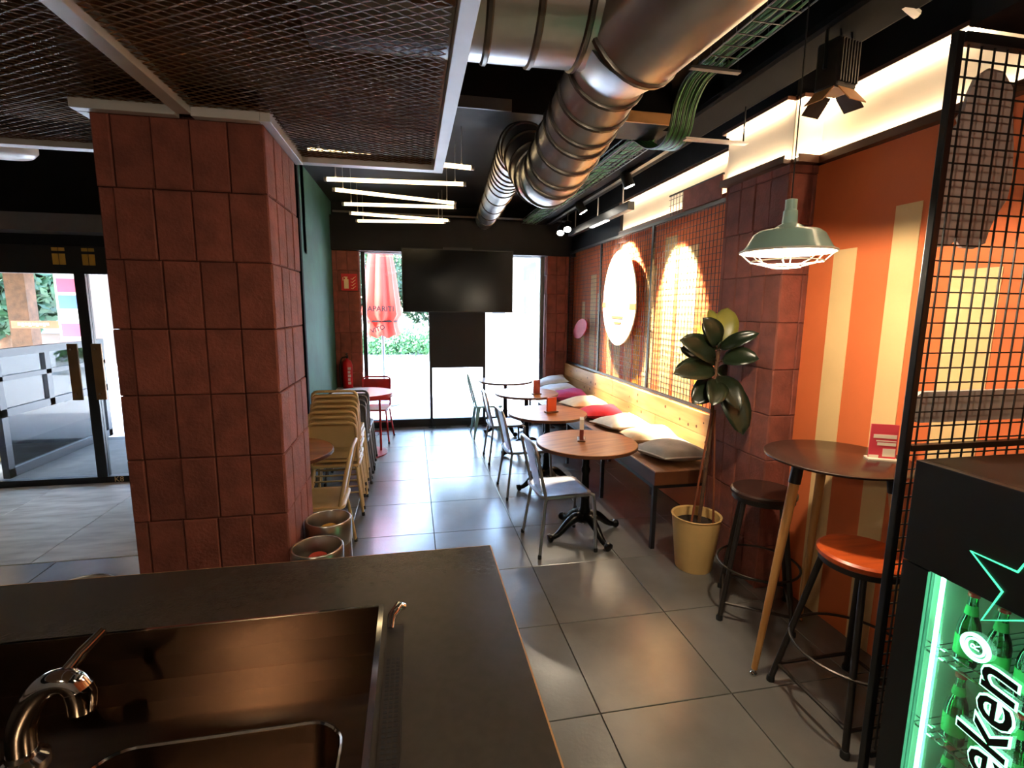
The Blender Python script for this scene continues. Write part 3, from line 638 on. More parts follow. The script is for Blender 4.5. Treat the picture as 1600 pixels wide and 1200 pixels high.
# ================================================================= CHAIRS
def make_chair(name, label, mat, kind, loc, rz, group):
    t = thing(name, label, 'chair', loc, rz, group)
    out = rrect(-0.2, -0.2, 0.19, 0.2, 0.06, 5)
    sm = MB(); n = len(out); zt = 0.445
    # dished sheet seat with rolled front edge
    rings = [(1.0, -0.022), (1.0, -0.004), (0.97, 0.0), (0.85, -0.004), (0.5, -0.01)]
    vs = []; fs = []
    for k, dz in rings: vs += [(x * k - (0.005 * (1 - k)), y * k, zt + dz) for x, y in out]
    for r_ in range(len(rings) - 1): fs += [(r_ * n + i, r_ * n + (i + 1) % n, (r_ + 1) * n + (i + 1) % n, (r_ + 1) * n + i) for i in range(n)]
    fs.append(tuple((len(rings) - 1) * n + i for i in range(n))); sm.add(vs, fs); ob('seat', sm, mat, t, smooth=50)
    if kind == 'tolix':
        for sx, sy in ((1, 1), (1, -1), (-1, 1), (-1, -1)):
            a = V((0.165 * sx, 0.165 * sy, 0.43)); b = V((0.215 * sx, 0.215 * sy, 0.0)); m = MB()
            m.add([a + V((0, -0.06 * sy, 0)), a, a + V((-0.06 * sx, 0, 0)), b + V((0, -0.02 * sy, 0)), b, b + V((-0.02 * sx, 0, 0))], [(0, 1, 4, 3), (1, 2, 5, 4), (2, 0, 3, 5), (0, 2, 1), (3, 4, 5)]); ob('leg', m, mat, t)
        pts = smoothpath([(-0.17, -0.15, 0.44), (-0.2, -0.175, 0.56), (-0.245, -0.15, 0.74), (-0.265, -0.07, 0.83), (-0.27, 0, 0.85), (-0.265, 0.07, 0.83), (-0.245, 0.15, 0.74), (-0.2, 0.175, 0.56), (-0.17, 0.15, 0.44)], 5)
        ob('back_hoop', T(pts, 0.012, 10), mat, t, smooth=60)
        return t
    for s_ in (1, -1):
        ob('leg', T(smoothpath([(0.15, 0.175 * s_, 0.435), (0.19, 0.18 * s_, 0.425), (0.203, 0.186 * s_, 0.38), (0.215, 0.215 * s_, 0.0)], 4), 0.0115, 10), mat, t, smooth=60)
        ob('leg', T([(-0.16, 0.17 * s_, 0.43), (-0.215, 0.22 * s_, 0.0)], 0.0115, 10), mat, t, smooth=60)
        for fx, fy in ((0.215, 0.215), (-0.215, 0.22)): ob('foot_cap', MB().lathe([(0.014, 0), (0.014, 0.02), (0.011, 0.03)], 10, (fx, fy * s_, 0)), 'rubber', t, smooth=40)
    W = 0.185
    pts = [(-0.16, -0.18, 0.41), (-0.175, -W, 0.48), (-0.215, -W, 0.66)]
    pts += [(-0.238 - 0.012 * math.sin(a), -W + 0.05 - 0.05 * math.cos(a), 0.765 + 0.05 * math.sin(a)) for a in (0, PI / 6, PI / 3, PI / 2)]
    pts += [(x, -y, z) for x, y, z in pts[::-1]]
    ob('back_hoop', T(pts, 0.0115, 10), mat, t, smooth=60)
    def bx(z): return -0.165 - (z - 0.43) * 0.22
    if kind == 'splat':
        m = MB(); w_ = 0.112; q = [0.43, 0.5, 0.6, 0.7, 0.78, 0.81]; vs = []; fs = []
        for i, z in enumerate(q):
            ww = w_ * (0.8 + 0.25 * i / 5)
            for y in (-ww, 0, ww): vs += [(bx(z) - (0.008 if y == 0 else 0), y, z), (bx(z) - (0.008 if y == 0 else 0) + 0.004, y, z)]
        for i in range(5):
            for j in range(2):
                a = i * 6 + j * 2; b = a + 6; fs += [(a, a + 2, b + 2, b), (a + 1, b + 1, b + 3, a + 3)]
            fs += [(i * 6, i * 6 + 6, i * 6 + 7, i * 6 + 1), (i * 6 + 4, i * 6 + 5, i * 6 + 11, i * 6 + 10)]
        fs += [(30, 32, 33, 31), (32, 34, 35, 33)]
        m.add(vs, fs); ob('back_splat', m, mat, t, smooth=40)
    else:
        def plate(z0, z1, y0, y1):
            m = MB(); m.add([(bx(z0), y0, z0), (bx(z0), y1, z0), (bx(z1), y1, z1), (bx(z1), y0, z1), (bx(z0) + 0.004, y0, z0), (bx(z0) + 0.004, y1, z0), (bx(z1) + 0.004, y1, z1), (bx(z1) + 0.004, y0, z1)],
                            [(0, 1, 2, 3), (4, 7, 6, 5), (0, 4, 5, 1), (1, 5, 6, 2), (2, 6, 7, 3), (3, 7, 4, 0)]); return ob('back_panel', m, mat, t)
        plate(0.60, 0.79, -0.175, 0.175); plate(0.568, 0.592, -0.175, 0.175); plate(0.50, 0.56, -0.175, 0.175)
        for y in (-0.06, 0.06): plate(0.55, 0.61, y - 0.012, y + 0.012)
        ob('stretcher', T([(0.21, -0.2, 0.17), (0.21, 0.2, 0.17)], 0.007, 8), mat, t); ob('stretcher', T([(-0.19, -0.2, 0.2), (-0.19, 0.2, 0.2)], 0.007, 8), mat, t)
    return t
GR = 'grey metal chairs at the bistro tables'
c1 = make_chair('metal_chair', 'nearest bare grey metal chair with splat back, at the nearest bistro table', 'zinc', 'splat', (1.05, 3.445, 0), 0.06, GR)
dup(c1, (1.03, 4.55, 0), 0.03, 'grey metal chair with splat back at the second bistro table')
dup(c1, (1.03, 5.61, 0), 0.0, 'grey metal chair with splat back at the third bistro table')
make_chair('metal_chair', 'pale teal sheet-metal chair with open hoop back by the shop window', 'teal_paint', 'tolix', (0.99, 6.74, 0), 0.0, GR)
ch = make_chair('metal_chair', 'single beige metal chair with its back to the aisle behind the kegs', 'beige_paint', 'splat', (-0.665, 3.5, 0), PI, 'beige metal chairs left of the aisle')
sb = make_chair('metal_chair', 'lowest and nearest beige chair of the beige stack', 'beige_paint', 'panel', (-0.66, 4.42, 0), PI / 2, 'stacked beige chairs')
names = ('second', 'third', 'fourth', 'fifth', 'sixth')
for k in range(6):
    dup(sb, (-0.66 - 0.012 * (k % 2) + 0.008 * (k == 3), 4.42 + 0.048 * (k + 1), 0.036 * (k + 1)), PI / 2, 'highest and farthest beige chair of the beige stack' if k == 5 else '%s beige chair from the bottom of the beige stack' % names[k], 'stacked beige chairs')
sg = make_chair('metal_chair', 'lowest grey chair of the dark stack behind the beige stack', 'grey_paint', 'panel', (-0.655, 5.2, 0), PI / 2, 'stacked dark grey chairs')
for k, l in enumerate(('second grey chair of the dark stack behind the beige stack', 'third grey chair of the dark stack behind the beige stack', 'topmost grey chair of the dark stack behind the beige stack')):
    dup(sg, (-0.655 + 0.01 * k, 5.2 + 0.05 * (k + 1), 0.037 * (k + 1)), PI / 2, l, 'stacked dark grey chairs')
rc = make_chair('metal_chair', 'red metal chair at the red table in front of the shop window', 'red_paint', 'panel', (-0.52, 6.72, 0), -PI / 2 - 0.1, 'red furniture by the window')

# ================================================================= BENCH, CUSHIONS, GRILLES
bn = thing('bench', 'long dark bench with pine backrest boards below the grille', 'bench')
ob('seat_board', B((1.7, 3.21, 0.565), (2.24, 7.23, 0.592)), 'bench_wood', bn, bevel=0.003)
ob('seat_fascia', MB().box((1.693, 3.205, 0.49), (1.715, 7.23, 0.588)).box((1.715, 3.205, 0.49), (2.24, 3.225, 0.588)), 'table_edge', bn)
ob('steel_frame', MB().box((1.69, 3.21, 0.465), (1.715, 7.23, 0.49)).box((1.715, 3.21, 0.465), (2.24, 3.235, 0.49)), 'black_metal', bn)
for y in (3.21, 4.23, 5.29, 6.35, 7.18):
    ob('leg', B((1.692, y, 0), (1.722, y + 0.03, 0.465)), 'black_metal', bn); ob('leg', B((2.2, y, 0), (2.23, y + 0.03, 0.465)), 'black_metal', bn)
for k, (z0, z1) in enumerate(((0.592, 0.765), (0.769, 0.942))):
    ye = [3.23, 5.35, 7.23] if k else [3.23, 4.3, 6.2, 7.23]
    for a, b in zip(ye[:-1], ye[1:]):
        bd = ob('backrest_board', B((2.24, a + 0.001, z0), (2.275, b - 0.001, z1)), 'pine', bn, bevel=0.002)
        for q in range(int((b - a) * 4)):
            ob('knot', MB().lathe([(0.0, 0), (random.uniform(0.008, 0.018), 0), (0.0, 0.0008)], 8), 'knot', bd, (2.2392, random.uniform(a + 0.1, b - 0.1), random.uniform(z0 + 0.03, z1 - 0.03)), (0, -PI / 2, 0))
def cushion(loc, rz, mat, label, s=0.44, h=0.1, tilt=0.0, pipe=None):
    m = MB(); N_ = 14; vs = []
    for side in (1, -1):
        for i in range(N_ + 1):
            for j in range(N_ + 1):
                u = -1 + 2 * i / N_; v = -1 + 2 * j / N_
                pin = 1 - 0.07 * (1 - u * u) * abs(v) ** 3; pin2 = 1 - 0.07 * (1 - v * v) * abs(u) ** 3
                t = ((1 - abs(u) ** 2.6) * (1 - abs(v) ** 2.6)) ** 0.55
                wr = 0.006 * math.sin(5 * u + 3 * v + loc[1] * 9) * t
                vs.append((u * s / 2 * pin2, v * s / 2 * pin, side * (h / 2 * t) + wr + h * 0.35 + 0.02 * u * v))
    n1 = (N_ + 1) ** 2; fs = []
    for i in range(N_):
        for j in range(N_):
            a = i * (N_ + 1) + j; b = a + N_ + 1; fs += [(a, b, b + 1, a + 1), (n1 + a, n1 + a + 1, n1 + b + 1, n1 + b)]
    m.add(vs, fs); o = ob('cushion', m, mat, None, smooth=70); o.location = loc; o.rotation_euler = (0, tilt, rz)
    if pipe:
        e = [vs[i] for i in range(N_ + 1)] + [vs[k * (N_ + 1) + N_] for k in range(1, N_ + 1)] + [vs[N_ * (N_ + 1) + N_ - k] for k in range(1, N_ + 1)] + [vs[(N_ - k) * (N_ + 1)] for k in range(1, N_)]
        ob('piping', MB().tube(e, 0.006, 6, closed=True), pipe, o, smooth=60)
    return tag(o, label, 'cushion', 'cushions along the bench')
ZS = 0.615
cushion((1.99, 3.52, ZS), 0.15, 'cloth_grey', 'grey cushion with white piping, nearest on the bench', 0.47, 0.12, -0.02, 'piping')
cushion((2.05, 4.02, ZS), -0.22, 'cloth_sand', 'sand coloured cushion behind the grey cushion', 0.46, 0.11, -0.08)
cushion((2.0, 4.52, ZS), 0.12, 'cloth_white', 'off-white cushion with pale piping, between the sand and the red cushion', 0.46, 0.11, -0.04, 'piping')
cushion((1.97, 5.0, ZS), -0.05, 'cloth_red', 'bright red cushion in the middle of the bench', 0.46, 0.12, -0.05)
cushion((1.97, 5.55, ZS), 0.1, 'cloth_sand', 'cream cushion between the red and the violet cushion', 0.48, 0.12, -0.05)
cushion((1.95, 6.08, ZS), -0.1, 'cloth_violet', 'violet pink cushion on the bench', 0.46, 0.13, -0.05)
cushion((1.97, 6.58, ZS), 0.1, 'cloth_ice', 'white cushion just beyond the violet one', 0.48, 0.12, -0.04)
cushion((1.98, 7.0, ZS + 0.04), -0.1, 'cloth_ice', 'farthest white cushion at the window end of the bench', 0.46, 0.13, -0.2)
def wire_grid(par, R, w_, h_, sp=0.05, r=0.0018):
    m = MB(); nx = int(w_ / sp); nz = int(h_ / sp)
    for i in range(1, nx + 1):
        x = i * sp - (sp - (w_ - nx * sp)) / 2
        if x < w_: m.box((x - r, -r, 0), (x + r, r, h_), R)
    for k in range(1, nz + 1):
        z = k * sp - (sp - (h_ - nz * sp)) / 2
        if z < h_: m.box((0, r, z - r), (w_, 3 * r, z + r), R)
    o = ob('wire_mesh', m, 'black_metal', par); o['kind'] = 'stuff'; return o
def Rpl(p, d): 
    d = V(d); return Matrix(((d.x, -d.y, 0, p[0]), (d.y, d.x, 0, p[1]), (0, 0, 1, p[2]), (0, 0, 0, 1)))
for k, (a, b, l) in enumerate(((3.2, 4.6, 'black wire grille panel nearest the plant, lit cream stripes behind it'), (4.6, 5.96, 'black wire grille panel carrying the oval sign'), (5.96, 7.24, 'black wire grille panel by the shop window, with the pink disc'))):
    g = thing('wire_grille', l, 'grille', group='wire grilles on the bench wall')
    R = Rpl((2.283, a, 0.955), (0, 1)); wire_grid(g, R, b - a, 1.6)
    for lo, hi in (((0, -0.01, 0), (0.018, 0.01, 1.6)), ((b - a - 0.018, -0.01, 0), (b - a, 0.01, 1.6)), ((0, -0.012, -0.005), (b - a, 0.012, 0.022)), ((0, -0.012, 1.585), (b - a, 0.012, 1.612))):
        ob('frame_bar', MB().box(lo, hi, R), 'black_metal', g)
g = thing('wire_grille', 'short brown wire grille leaning on top of the bench grille under the cornice', 'grille'); R = Rpl((2.27, 3.5, 2.575), (0, 1)); wire_grid(g, R, 0.8, 0.17, 0.05)
ob('backing', MB().box((0, 0.004, 0), (0.55, 0.01, 0.165), R), 'brick', g); ob('frame_bar', MB().box((0, -0.006, 0.165), (0.8, 0.006, 0.178), R), 'black_metal', g)
# oval sign and pink disc
ov = thing('oval_sign', 'large white oval cut-out sign on the brightly lit grille', 'sign', (2.262, 5.31, 1.85))
Fx = frameX(0)
el_ = [(0.46 * math.cos(a * PI / 24) * (1.0 if math.sin(a * PI / 24) < 0 else 0.96), (0.5 if math.sin(a * PI / 24) < 0 else 0.54) * math.sin(a * PI / 24)) for a in range(48)]
ob('sign_board', MB().prism(el_, 0.012, Fx), 'sign_white', ov)
for (x0, z0, x1, z1) in ((-0.18, -0.2, 0.14, -0.175), (-0.1, -0.26, 0.1, -0.24), (0.3, -0.1, 0.46, -0.04), (-0.46, -0.08, -0.36, -0.02)):
    ob('sign_mark', B((-0.016, -x1, z0), (-0.012, -x0, z1)), 'sign_brown', ov)
dc = ob('disc_sign', MB().prism([(0.27 * math.cos(a * PI / 20), 0.125 * math.sin(a * PI / 20) + 0.06 * math.cos(a * PI / 20)) for a in range(40)], 0.014, Fx), 'pink_disc', None, (2.265, 6.6, 1.48)); tag(dc, 'pink red oval disc on the grille near the shop window', 'sign')

# ================================================================= RUBBER PLANT
pp = thing('rubber_plant', 'tall rubber plant with big dark leaves in a beige pot at the bench end', 'plant', (1.87, 2.93, 0))
O = V((1.87, 2.93, 0))
ob('pot', MB().lathe([(0.0, 0), (0.118, 0), (0.122, 0.01), (0.16, 0.37), (0.166, 0.375), (0.16, 0.38), (0.15, 0.372), (0.142, 0.31), (0, 0.31)], 40), 'pot_beige', pp, smooth=35)
ob('soil', MB().lathe([(0.0, 0.325), (0.08, 0.322), (0.145, 0.312)], 24), 'soil', pp, smooth=60)
ob('trunk', T(smoothpath([V((1.89, 2.93, 0.3)) - O, V((1.905, 2.9, 0.848)) - O, V((1.908, 2.89, 1.276)) - O, V((1.925, 2.89, 1.53)) - O], 5), 0.012, 8), 'bark', pp, smooth=60)
for a, b, mt in (((1.80, 2.88, 0.32), (1.897, 2.88, 1.09), 'cane'), ((1.955, 2.86, 0.3), (1.919, 2.88, 1.111), 'cane'), ((1.92, 2.98, 0.3), (1.939, 2.92, 1.06), 'oak_leg')):
    ob('stake', T([V(a) - O, V(b) - O], 0.0075, 8), mt, pp, smooth=60)
def leaf(par, base, tip, wd, mat, nrm_hint, droop=0.03):
    base, tip = V(base), V(tip); d = tip - base; L_ = d.length; d.normalize()
    nh = V(nrm_hint); s_ = d.cross(nh).normalized(); nn = s_.cross(d).normalized(); vs = []; fs = []; K = 9
    for i in range(K + 1):
        t = i / K; ww = wd / 2 * (math.sin(PI * min(1, t * 0.93 + 0.05)) ** 0.62) * (1 if i < K else 0.05)
        if i == 0: ww = 0.006
        c = base + d * (L_ * t) + nn * (droop * 4 * t * (1 - t))
        vs += [c - s_ * ww + nn * 0.016 * (ww / wd) * 2, c - s_ * ww * 0.5 + nn * 0.004, c - nn * 0.004, c + s_ * ww * 0.5 + nn * 0.004, c + s_ * ww + nn * 0.016 * (ww / wd) * 2]
    for i in range(K):
        for j in range(4): a = i * 5 + j; fs.append((a, a + 1, a + 6, a + 5))
    m = MB(); m.add(vs, fs); o = ob('leaf', m, mat, par, smooth=80)
    so = o.modifiers.new('thick', 'SOLIDIFY'); so.thickness = 0.0015; return o
LV = [((1.869, 2.85, 1.387), (1.537, 2.75, 1.369), 0.16, 0), ((1.878, 2.85, 1.448), (1.594, 2.8, 1.57), 0.17, 0), ((1.88, 2.85, 1.529), (1.751, 2.82, 1.705), 0.14, 0), ((1.92, 2.88, 1.527), (1.985, 2.92, 1.766), 0.16, 1),
      ((1.904, 2.85, 1.509), (2.062, 2.70, 1.615), 0.09, 0), ((1.923, 2.85, 1.44), (2.06, 2.68, 1.46), 0.13, 0), ((1.889, 2.85, 1.305), (1.673, 2.75, 1.182), 0.16, 0), ((1.879, 2.82, 1.31), (1.749, 2.66, 1.184), 0.14, 0),
      ((1.93, 2.84, 1.33), (1.99, 2.68, 0.99), 0.18, 0), ((1.905, 2.85, 1.335), (1.941, 2.66, 1.15), 0.15, 0), ((1.858, 2.88, 1.6), (1.874, 2.95, 1.753), 0.07, 1), ((1.9, 2.88, 1.5), (1.86, 2.98, 1.68), 0.12, 0), ((1.91, 2.9, 1.4), (1.75, 3.06, 1.5), 0.13, 0), ((1.92, 2.9, 1.36), (2.05, 2.98, 1.3), 0.12, 0)]
for b, t_, wd, y in LV:
    lf = leaf(pp, V(b) - O, V(t_) - O, wd, 'leaf_yellow' if y else 'leaf_dark', (-0.2, -0.9, 0.5))
    m_ = V(b) - O; 
for b in LV[:10]:
    p = V(b[0]) - O; ob('leaf_stalk', T([p, V((0.045, -0.035, min(p.z - 0.02, 1.5)))], 0.0035, 5), 'bark', pp)

# ================================================================= BAR TABLE AND STOOLS
bt = thing('bar_table', 'high round dark-topped bar table on splayed wooden legs', 'table', (1.955, 1.945, 0))
ob('tabletop', MB().lathe([(0, 1.055), (0.29, 1.055), (0.312, 1.062), (0.312, 1.07), (0.305, 1.074), (0, 1.074)], 56), 'dark_top', bt, smooth=30)
ob('top_bracket', MB().box((-0.22, -0.015, 1.04), (0.22, 0.015, 1.056)).box((-0.015, -0.22, 1.04), (0.015, 0.22, 1.056)), 'black_metal', bt)
for a in (PI + 0.05, PI / 3, -PI / 3):
    c, s_ = math.cos(a), math.sin(a); P = lambda r_, z: V((r_ * c, r_ * s_, z))
    l_ = ob('leg', T([P(0.36, 0.03), P(0.23, 0.97)], [0.014, 0.023], 14), 'oak_leg', bt, smooth=50)
    ob('leg_socket', T([P(0.231, 0.96), P(0.218, 1.055)], 0.026, 14), 'black_metal', l_, smooth=50)
    ob('foot', MB().lathe([(0.016, 0), (0.018, 0.008), (0.012, 0.016), (0.007, 0.02), (0.007, 0.036)], 12, tuple(P(0.364, 0))), 'chrome', l_, smooth=50)
def stool(loc, rz, seat_mat, label, fr=0.26):
    t = thing('bar_stool', label, 'stool', loc, rz, 'bar stools at the high table'); r = 0.175
    ob('seat', MB().lathe([(0.0, 0.715), (r - 0.006, 0.715), (r, 0.722), (r, 0.738), (r - 0.012, 0.746), (r * 0.6, 0.741), (0, 0.738)], 44), seat_mat, t, smooth=35)
    ob('seat_ring', MB().lathe([(r - 0.03, 0.69), (r - 0.01, 0.69), (r - 0.01, 0.716), (r - 0.03, 0.716)], 36, cap=False), 'gunmetal', t, smooth=35)
    for k in range(4):
        a = PI / 4 + PI / 2 * k; c, s_ = math.cos(a), math.sin(a)
        ob('leg', T([(fr * c, fr * s_, 0.012), (0.14 * c, 0.14 * s_, 0.715)], 0.014, 8), 'gunmetal', t, smooth=50)
        ob('foot_cap', MB().lathe([(0.018, 0), (0.018, 0.02), (0.014, 0.03)], 10, (fr * c, fr * s_, 0)), 'rubber', t, smooth=40)
        for z in (0.1, 0.34):
            f = lambda z_: fr + (0.14 - fr) * z_ / 0.715; a2 = a + PI / 2
            if z == 0.1: ob('stretcher', T([(f(z) * c, f(z) * s_, z), (f(z) * math.cos(a2), f(z) * math.sin(a2), z)], 0.009, 6), 'gunmetal', t)
    rr = fr + (0.14 - fr) * 0.3 / 0.715
    ob('foot_ring', MB().tube([((rr + 0.01) * math.cos(a * PI / 18), (rr + 0.01) * math.sin(a * PI / 18), 0.3) for a in range(36)], 0.007, 6, closed=True), 'gunmetal', t, smooth=50)
    return t
stool((1.86, 1.665, 0), 0.0, 'orange_seat', 'metal bar stool with an orange wooden seat behind the grille post', 0.30)
stool((1.945, 2.40, 0), -0.6, 'dark_top', 'metal bar stool with a dark seat beside the plant pot', 0.26)
cd = thing('price_card', 'pink leaflet in a clear holder standing on the bar table', 'leaflet', (2.12, 1.87, 1.074), -0.45)
ob('holder', MB().box((-0.06, -0.03, 0), (0.06, 0.03, 0.006)), 'card_white', cd)
ob('leaflet', MB().box((-0.055, -0.004, 0.006), (0.055, 0.004, 0.165)), 'card_pink', cd)
for z0, z1, a, b in ((0.1, 0.118, -0.043, 0.05), (0.085, 0.09, -0.03, 0.05), (0.066, 0.08, -0.025, 0.05), (0.015, 0.052, 0.0, 0.05), (0.006, 0.02, -0.055, -0.015)):
    ob('print', B((a, -0.0052, z0), (b, -0.004, z1)), 'card_white', cd)

# ================================================================= NEAR PARTITION GRILLE WITH CUT-OUTS
pt = thing('grille_partition', 'black wire grille partition on a square post beside the fridge', 'partition')
PY = 1.36
ob('post', B((1.618, PY - 0.012, 0), (1.644, PY + 0.012, 2.585)), 'black_metal', pt, bevel=0.003)
ob('rail', B((1.648, PY - 0.012, 1.283), (2.278, PY + 0.012, 1.303)), 'black_metal', pt)
ob('rail', B((1.648, PY - 0.014, 2.555), (2.278, PY + 0.014, 2.585)), 'black_metal', pt); ob('rail', B((1.648, PY - 0.012, 0.1), (2.278, PY + 0.012, 0.12)), 'black_metal', pt)
ob('post', B((2.25, PY - 0.015, 0), (2.277, PY + 0.015, 2.585)), 'black_metal', pt)
wire_grid(pt, Rpl((1.645, PY, 0.12), (1, 0)), 0.61, 2.44, 0.05, 0.0022)
Fy = frameY(0)
sil = [(1.84, 2.53), (1.90, 2.525), (1.945, 2.48), (1.962, 2.40), (1.985, 2.3), (2.0, 2.2), (1.99, 2.13), (1.955, 2.08), (1.935, 2.03), (1.925, 1.985), (1.88, 1.965), (1.83, 1.968), (1.8, 1.99), (1.775, 1.972), (1.735, 1.967), (1.7, 1.985), (1.69, 2.02), (1.71, 2.06), (1.7, 2.12), (1.688, 2.17), (1.69, 2.26), (1.705, 2.3), (1.735, 2.34), (1.755, 2.36), (1.745, 2.375), (1.765, 2.40), (1.77, 2.44), (1.795, 2.50)]
co = ob('cutout_panel', MB().prism([(x, z) for x, z in sil], 0.012, frameY(1.43)), 'cutout', None); tag(co, 'grey-brown cut-out panel with a wavy outline hung behind the partition grille', 'cut-out', None)
gp = ob('grey_plate', MB().prism(rrect(1.715, 1.365, 2.262, 1.475, 0.03), 0.02, frameY(1.43)), 'grey_plate', None); tag(gp, 'long grey rounded plate hung behind the partition grille above its rail', 'plate')

# ================================================================= FRIDGE
fr = thing('bottle_fridge', 'black bottle fridge glowing green with a glass door, at the right edge', 'fridge', (0, 0, 0))
X0, X1, Y0, Y1, ZT = 1.6, 2.2, 0.66, 1.29, 1.275
m = MB(); m.box((X0 + 0.03, Y1 - 0.04, 0), (X1, Y1, ZT)); m.box((X0 + 0.03, Y0, 0), (X1, Y0 + 0.04, ZT)); m.box((X1 - 0.04, Y0 + 0.04, 0), (X1, Y1 - 0.04, ZT)); m.box((X0 + 0.03, Y0 + 0.04, ZT - 0.05), (X1 - 0.04, Y1 - 0.04, ZT)); m.box((X0 + 0.03, Y0 + 0.04, 0), (X1 - 0.04, Y1 - 0.04, 0.08)); m.box((X0 + 0.03, Y0 + 0.04, 0.93), (X1 - 0.04, Y1 - 0.04, 0.95))
ob('cabinet', m, 'black_metal', fr)
ob('header_panel', B((X0, Y0, 0.935), (X0 + 0.03, Y1, ZT)), 'tv_case', fr, bevel=0.002)
d_ = ob('door_frame', MB().box((X0, Y1 - 0.085, 0.06), (X0 + 0.03, Y1, 0.93)).box((X0, Y0, 0.06), (X0 + 0.03, Y0 + 0.06, 0.93)).box((X0, Y0 + 0.06, 0.06), (X0 + 0.03, Y1 - 0.085, 0.1)), 'tv_case', fr)
ob('door_glass', B((X0 + 0.012, Y0 + 0.06, 0.1), (X0 + 0.018, Y1 - 0.085, 0.93)), 'fridge_glass', d_)
ob('led_bar', MB().box((X0 + 0.035, Y1 - 0.108, 0.1), (X0 + 0.045, Y1 - 0.1, 0.925)), 'led_green', fr)
ob('led_bar', MB().box((X0 + 0.035, Y0 + 0.045, 0.1), (X0 + 0.05, Y0 + 0.06, 0.925)), 'led_green', fr)
ob('back_lining', MB().box((X1 - 0.05, Y0 + 0.04, 0.08), (X1 - 0.04, Y1 - 0.04, 0.93)), 'grey_paint', fr)
ob('side_lining', MB().box((X0 + 0.03, Y1 - 0.05, 0.08), (X1 - 0.05, Y1 - 0.04, 0.93)), 'white_plastic', fr)
for z in (0.64, 0.36, 0.1):
    s_ = MB()
    for k in range(22): s_.tube([(X0 + 0.06, Y0 + 0.05 + k * 0.0248, z), (X1 - 0.05, Y0 + 0.05 + k * 0.0248, z)], 0.002, 4)
    for x in (X0 + 0.06, X0 + 0.3): s_.tube([(x, Y0 + 0.04, z - 0.003), (x, Y1 - 0.04, z - 0.003)], 0.004, 5)
    s_.tube([(X0 + 0.06, Y0 + 0.04, z + 0.03), (X0 + 0.06, Y1 - 0.04, z + 0.03)], 0.003, 5)
    ob('wire_shelf', s_, 'chrome', fr)
bots = None
wd_ = {0.64: 'top', 0.36: 'middle', 0.1: 'bottom'}
od = ('first', 'second', 'third', 'fourth', 'fifth', 'sixth')
for z in (0.64, 0.36, 0.1):
    for k in range(6):
        p = (X0 + 0.105, Y1 - 0.15 - k * 0.082, z + 0.004); l = '%s green beer bottle from the light bar on the %s fridge shelf' % (od[k], wd_[z])
        if bots is None:
            bots = thing('beer_bottle', l, 'bottle', p, 0, 'beer bottles in the fridge')
            ob('bottle_body', MB().lathe([(0.0, 0), (0.029, 0), (0.031, 0.006), (0.031, 0.12), (0.026, 0.145), (0.015, 0.175), (0.0125, 0.225), (0.014, 0.228), (0.014, 0.238), (0, 0.24)], 16), 'bottle_glass', bots, smooth=50)
            ob('bottle_label', MB().lathe([(0.0316, 0.035), (0.0316, 0.1)], 16, cap=False), 'bottle_label', bots, smooth=50)
            ob('neck_label', MB().lathe([(0.0185, 0.17), (0.0145, 0.2)], 16, cap=False), 'bottle_label', bots, smooth=50)
            ob('crown_cap', MB().lathe([(0.0155, 0.23), (0.0155, 0.24), (0.012, 0.243), (0, 0.243)], 12), 'star_green', bots, smooth=40) if 0 else ob('crown_cap', MB().lathe([(0.0155, 0.23), (0.0155, 0.24), (0.012, 0.243), (0, 0.243)], 12), 'red_paint', bots, smooth=40)
        else: dup(bots, p, 0, l)
# glowing lettering on the door: reads upward; local x -> +Z, local y -> +Y, normal -X
RL = Matrix(((0, 0, -1, 0), (0, 1, 0, 0), (1, 0, 0, 0), (0, 0, 0, 1)))
def lettering(name, body, size, y, z, offs, mat, x, shear=0.12, al='RIGHT'):
    me = text_mesh(body, size, 0.0008, offs, shear, al); me.transform(RL); me.materials.append(MATS[mat]); return ob(name, me, mat, fr, (x, y, z))
lettering('lettering_glow', 'Heineken', 0.185, 0.94, 0.75, 0.0065, 'glow_green', X0 + 0.0105)
lettering('lettering', 'Heineken', 0.185, 0.94, 0.75, 0.001, 'letter_black', X0 + 0.007)
rg = MB()
for rr, tr in ((0.036, 0.0055), (0.024, 0.0035)):
    rg.tube([(X0 + 0.008, 1.052 + rr * math.cos(a * PI / 16), 0.775 + rr * math.sin(a * PI / 16)) for a in range(32)], tr, 6, closed=True)
ob('trademark_ring', rg, 'glow_green', fr)
lettering('trademark_letter', 'R', 0.035, 1.041, 0.787, 0.0, 'glow_green', X0 + 0.007, 0.0, 'RIGHT')
st = []
for k in range(10):
    r_ = 0.165 if k % 2 == 0 else 0.066; a = 0.35 + k * PI / 5; st.append((X0 - 0.002, 0.94 + r_ * math.cos(a), 1.0 + r_ * math.sin(a)))
ob('star_outline', MB().tube(st, 0.0032, 4, closed=True), 'star_green', fr)

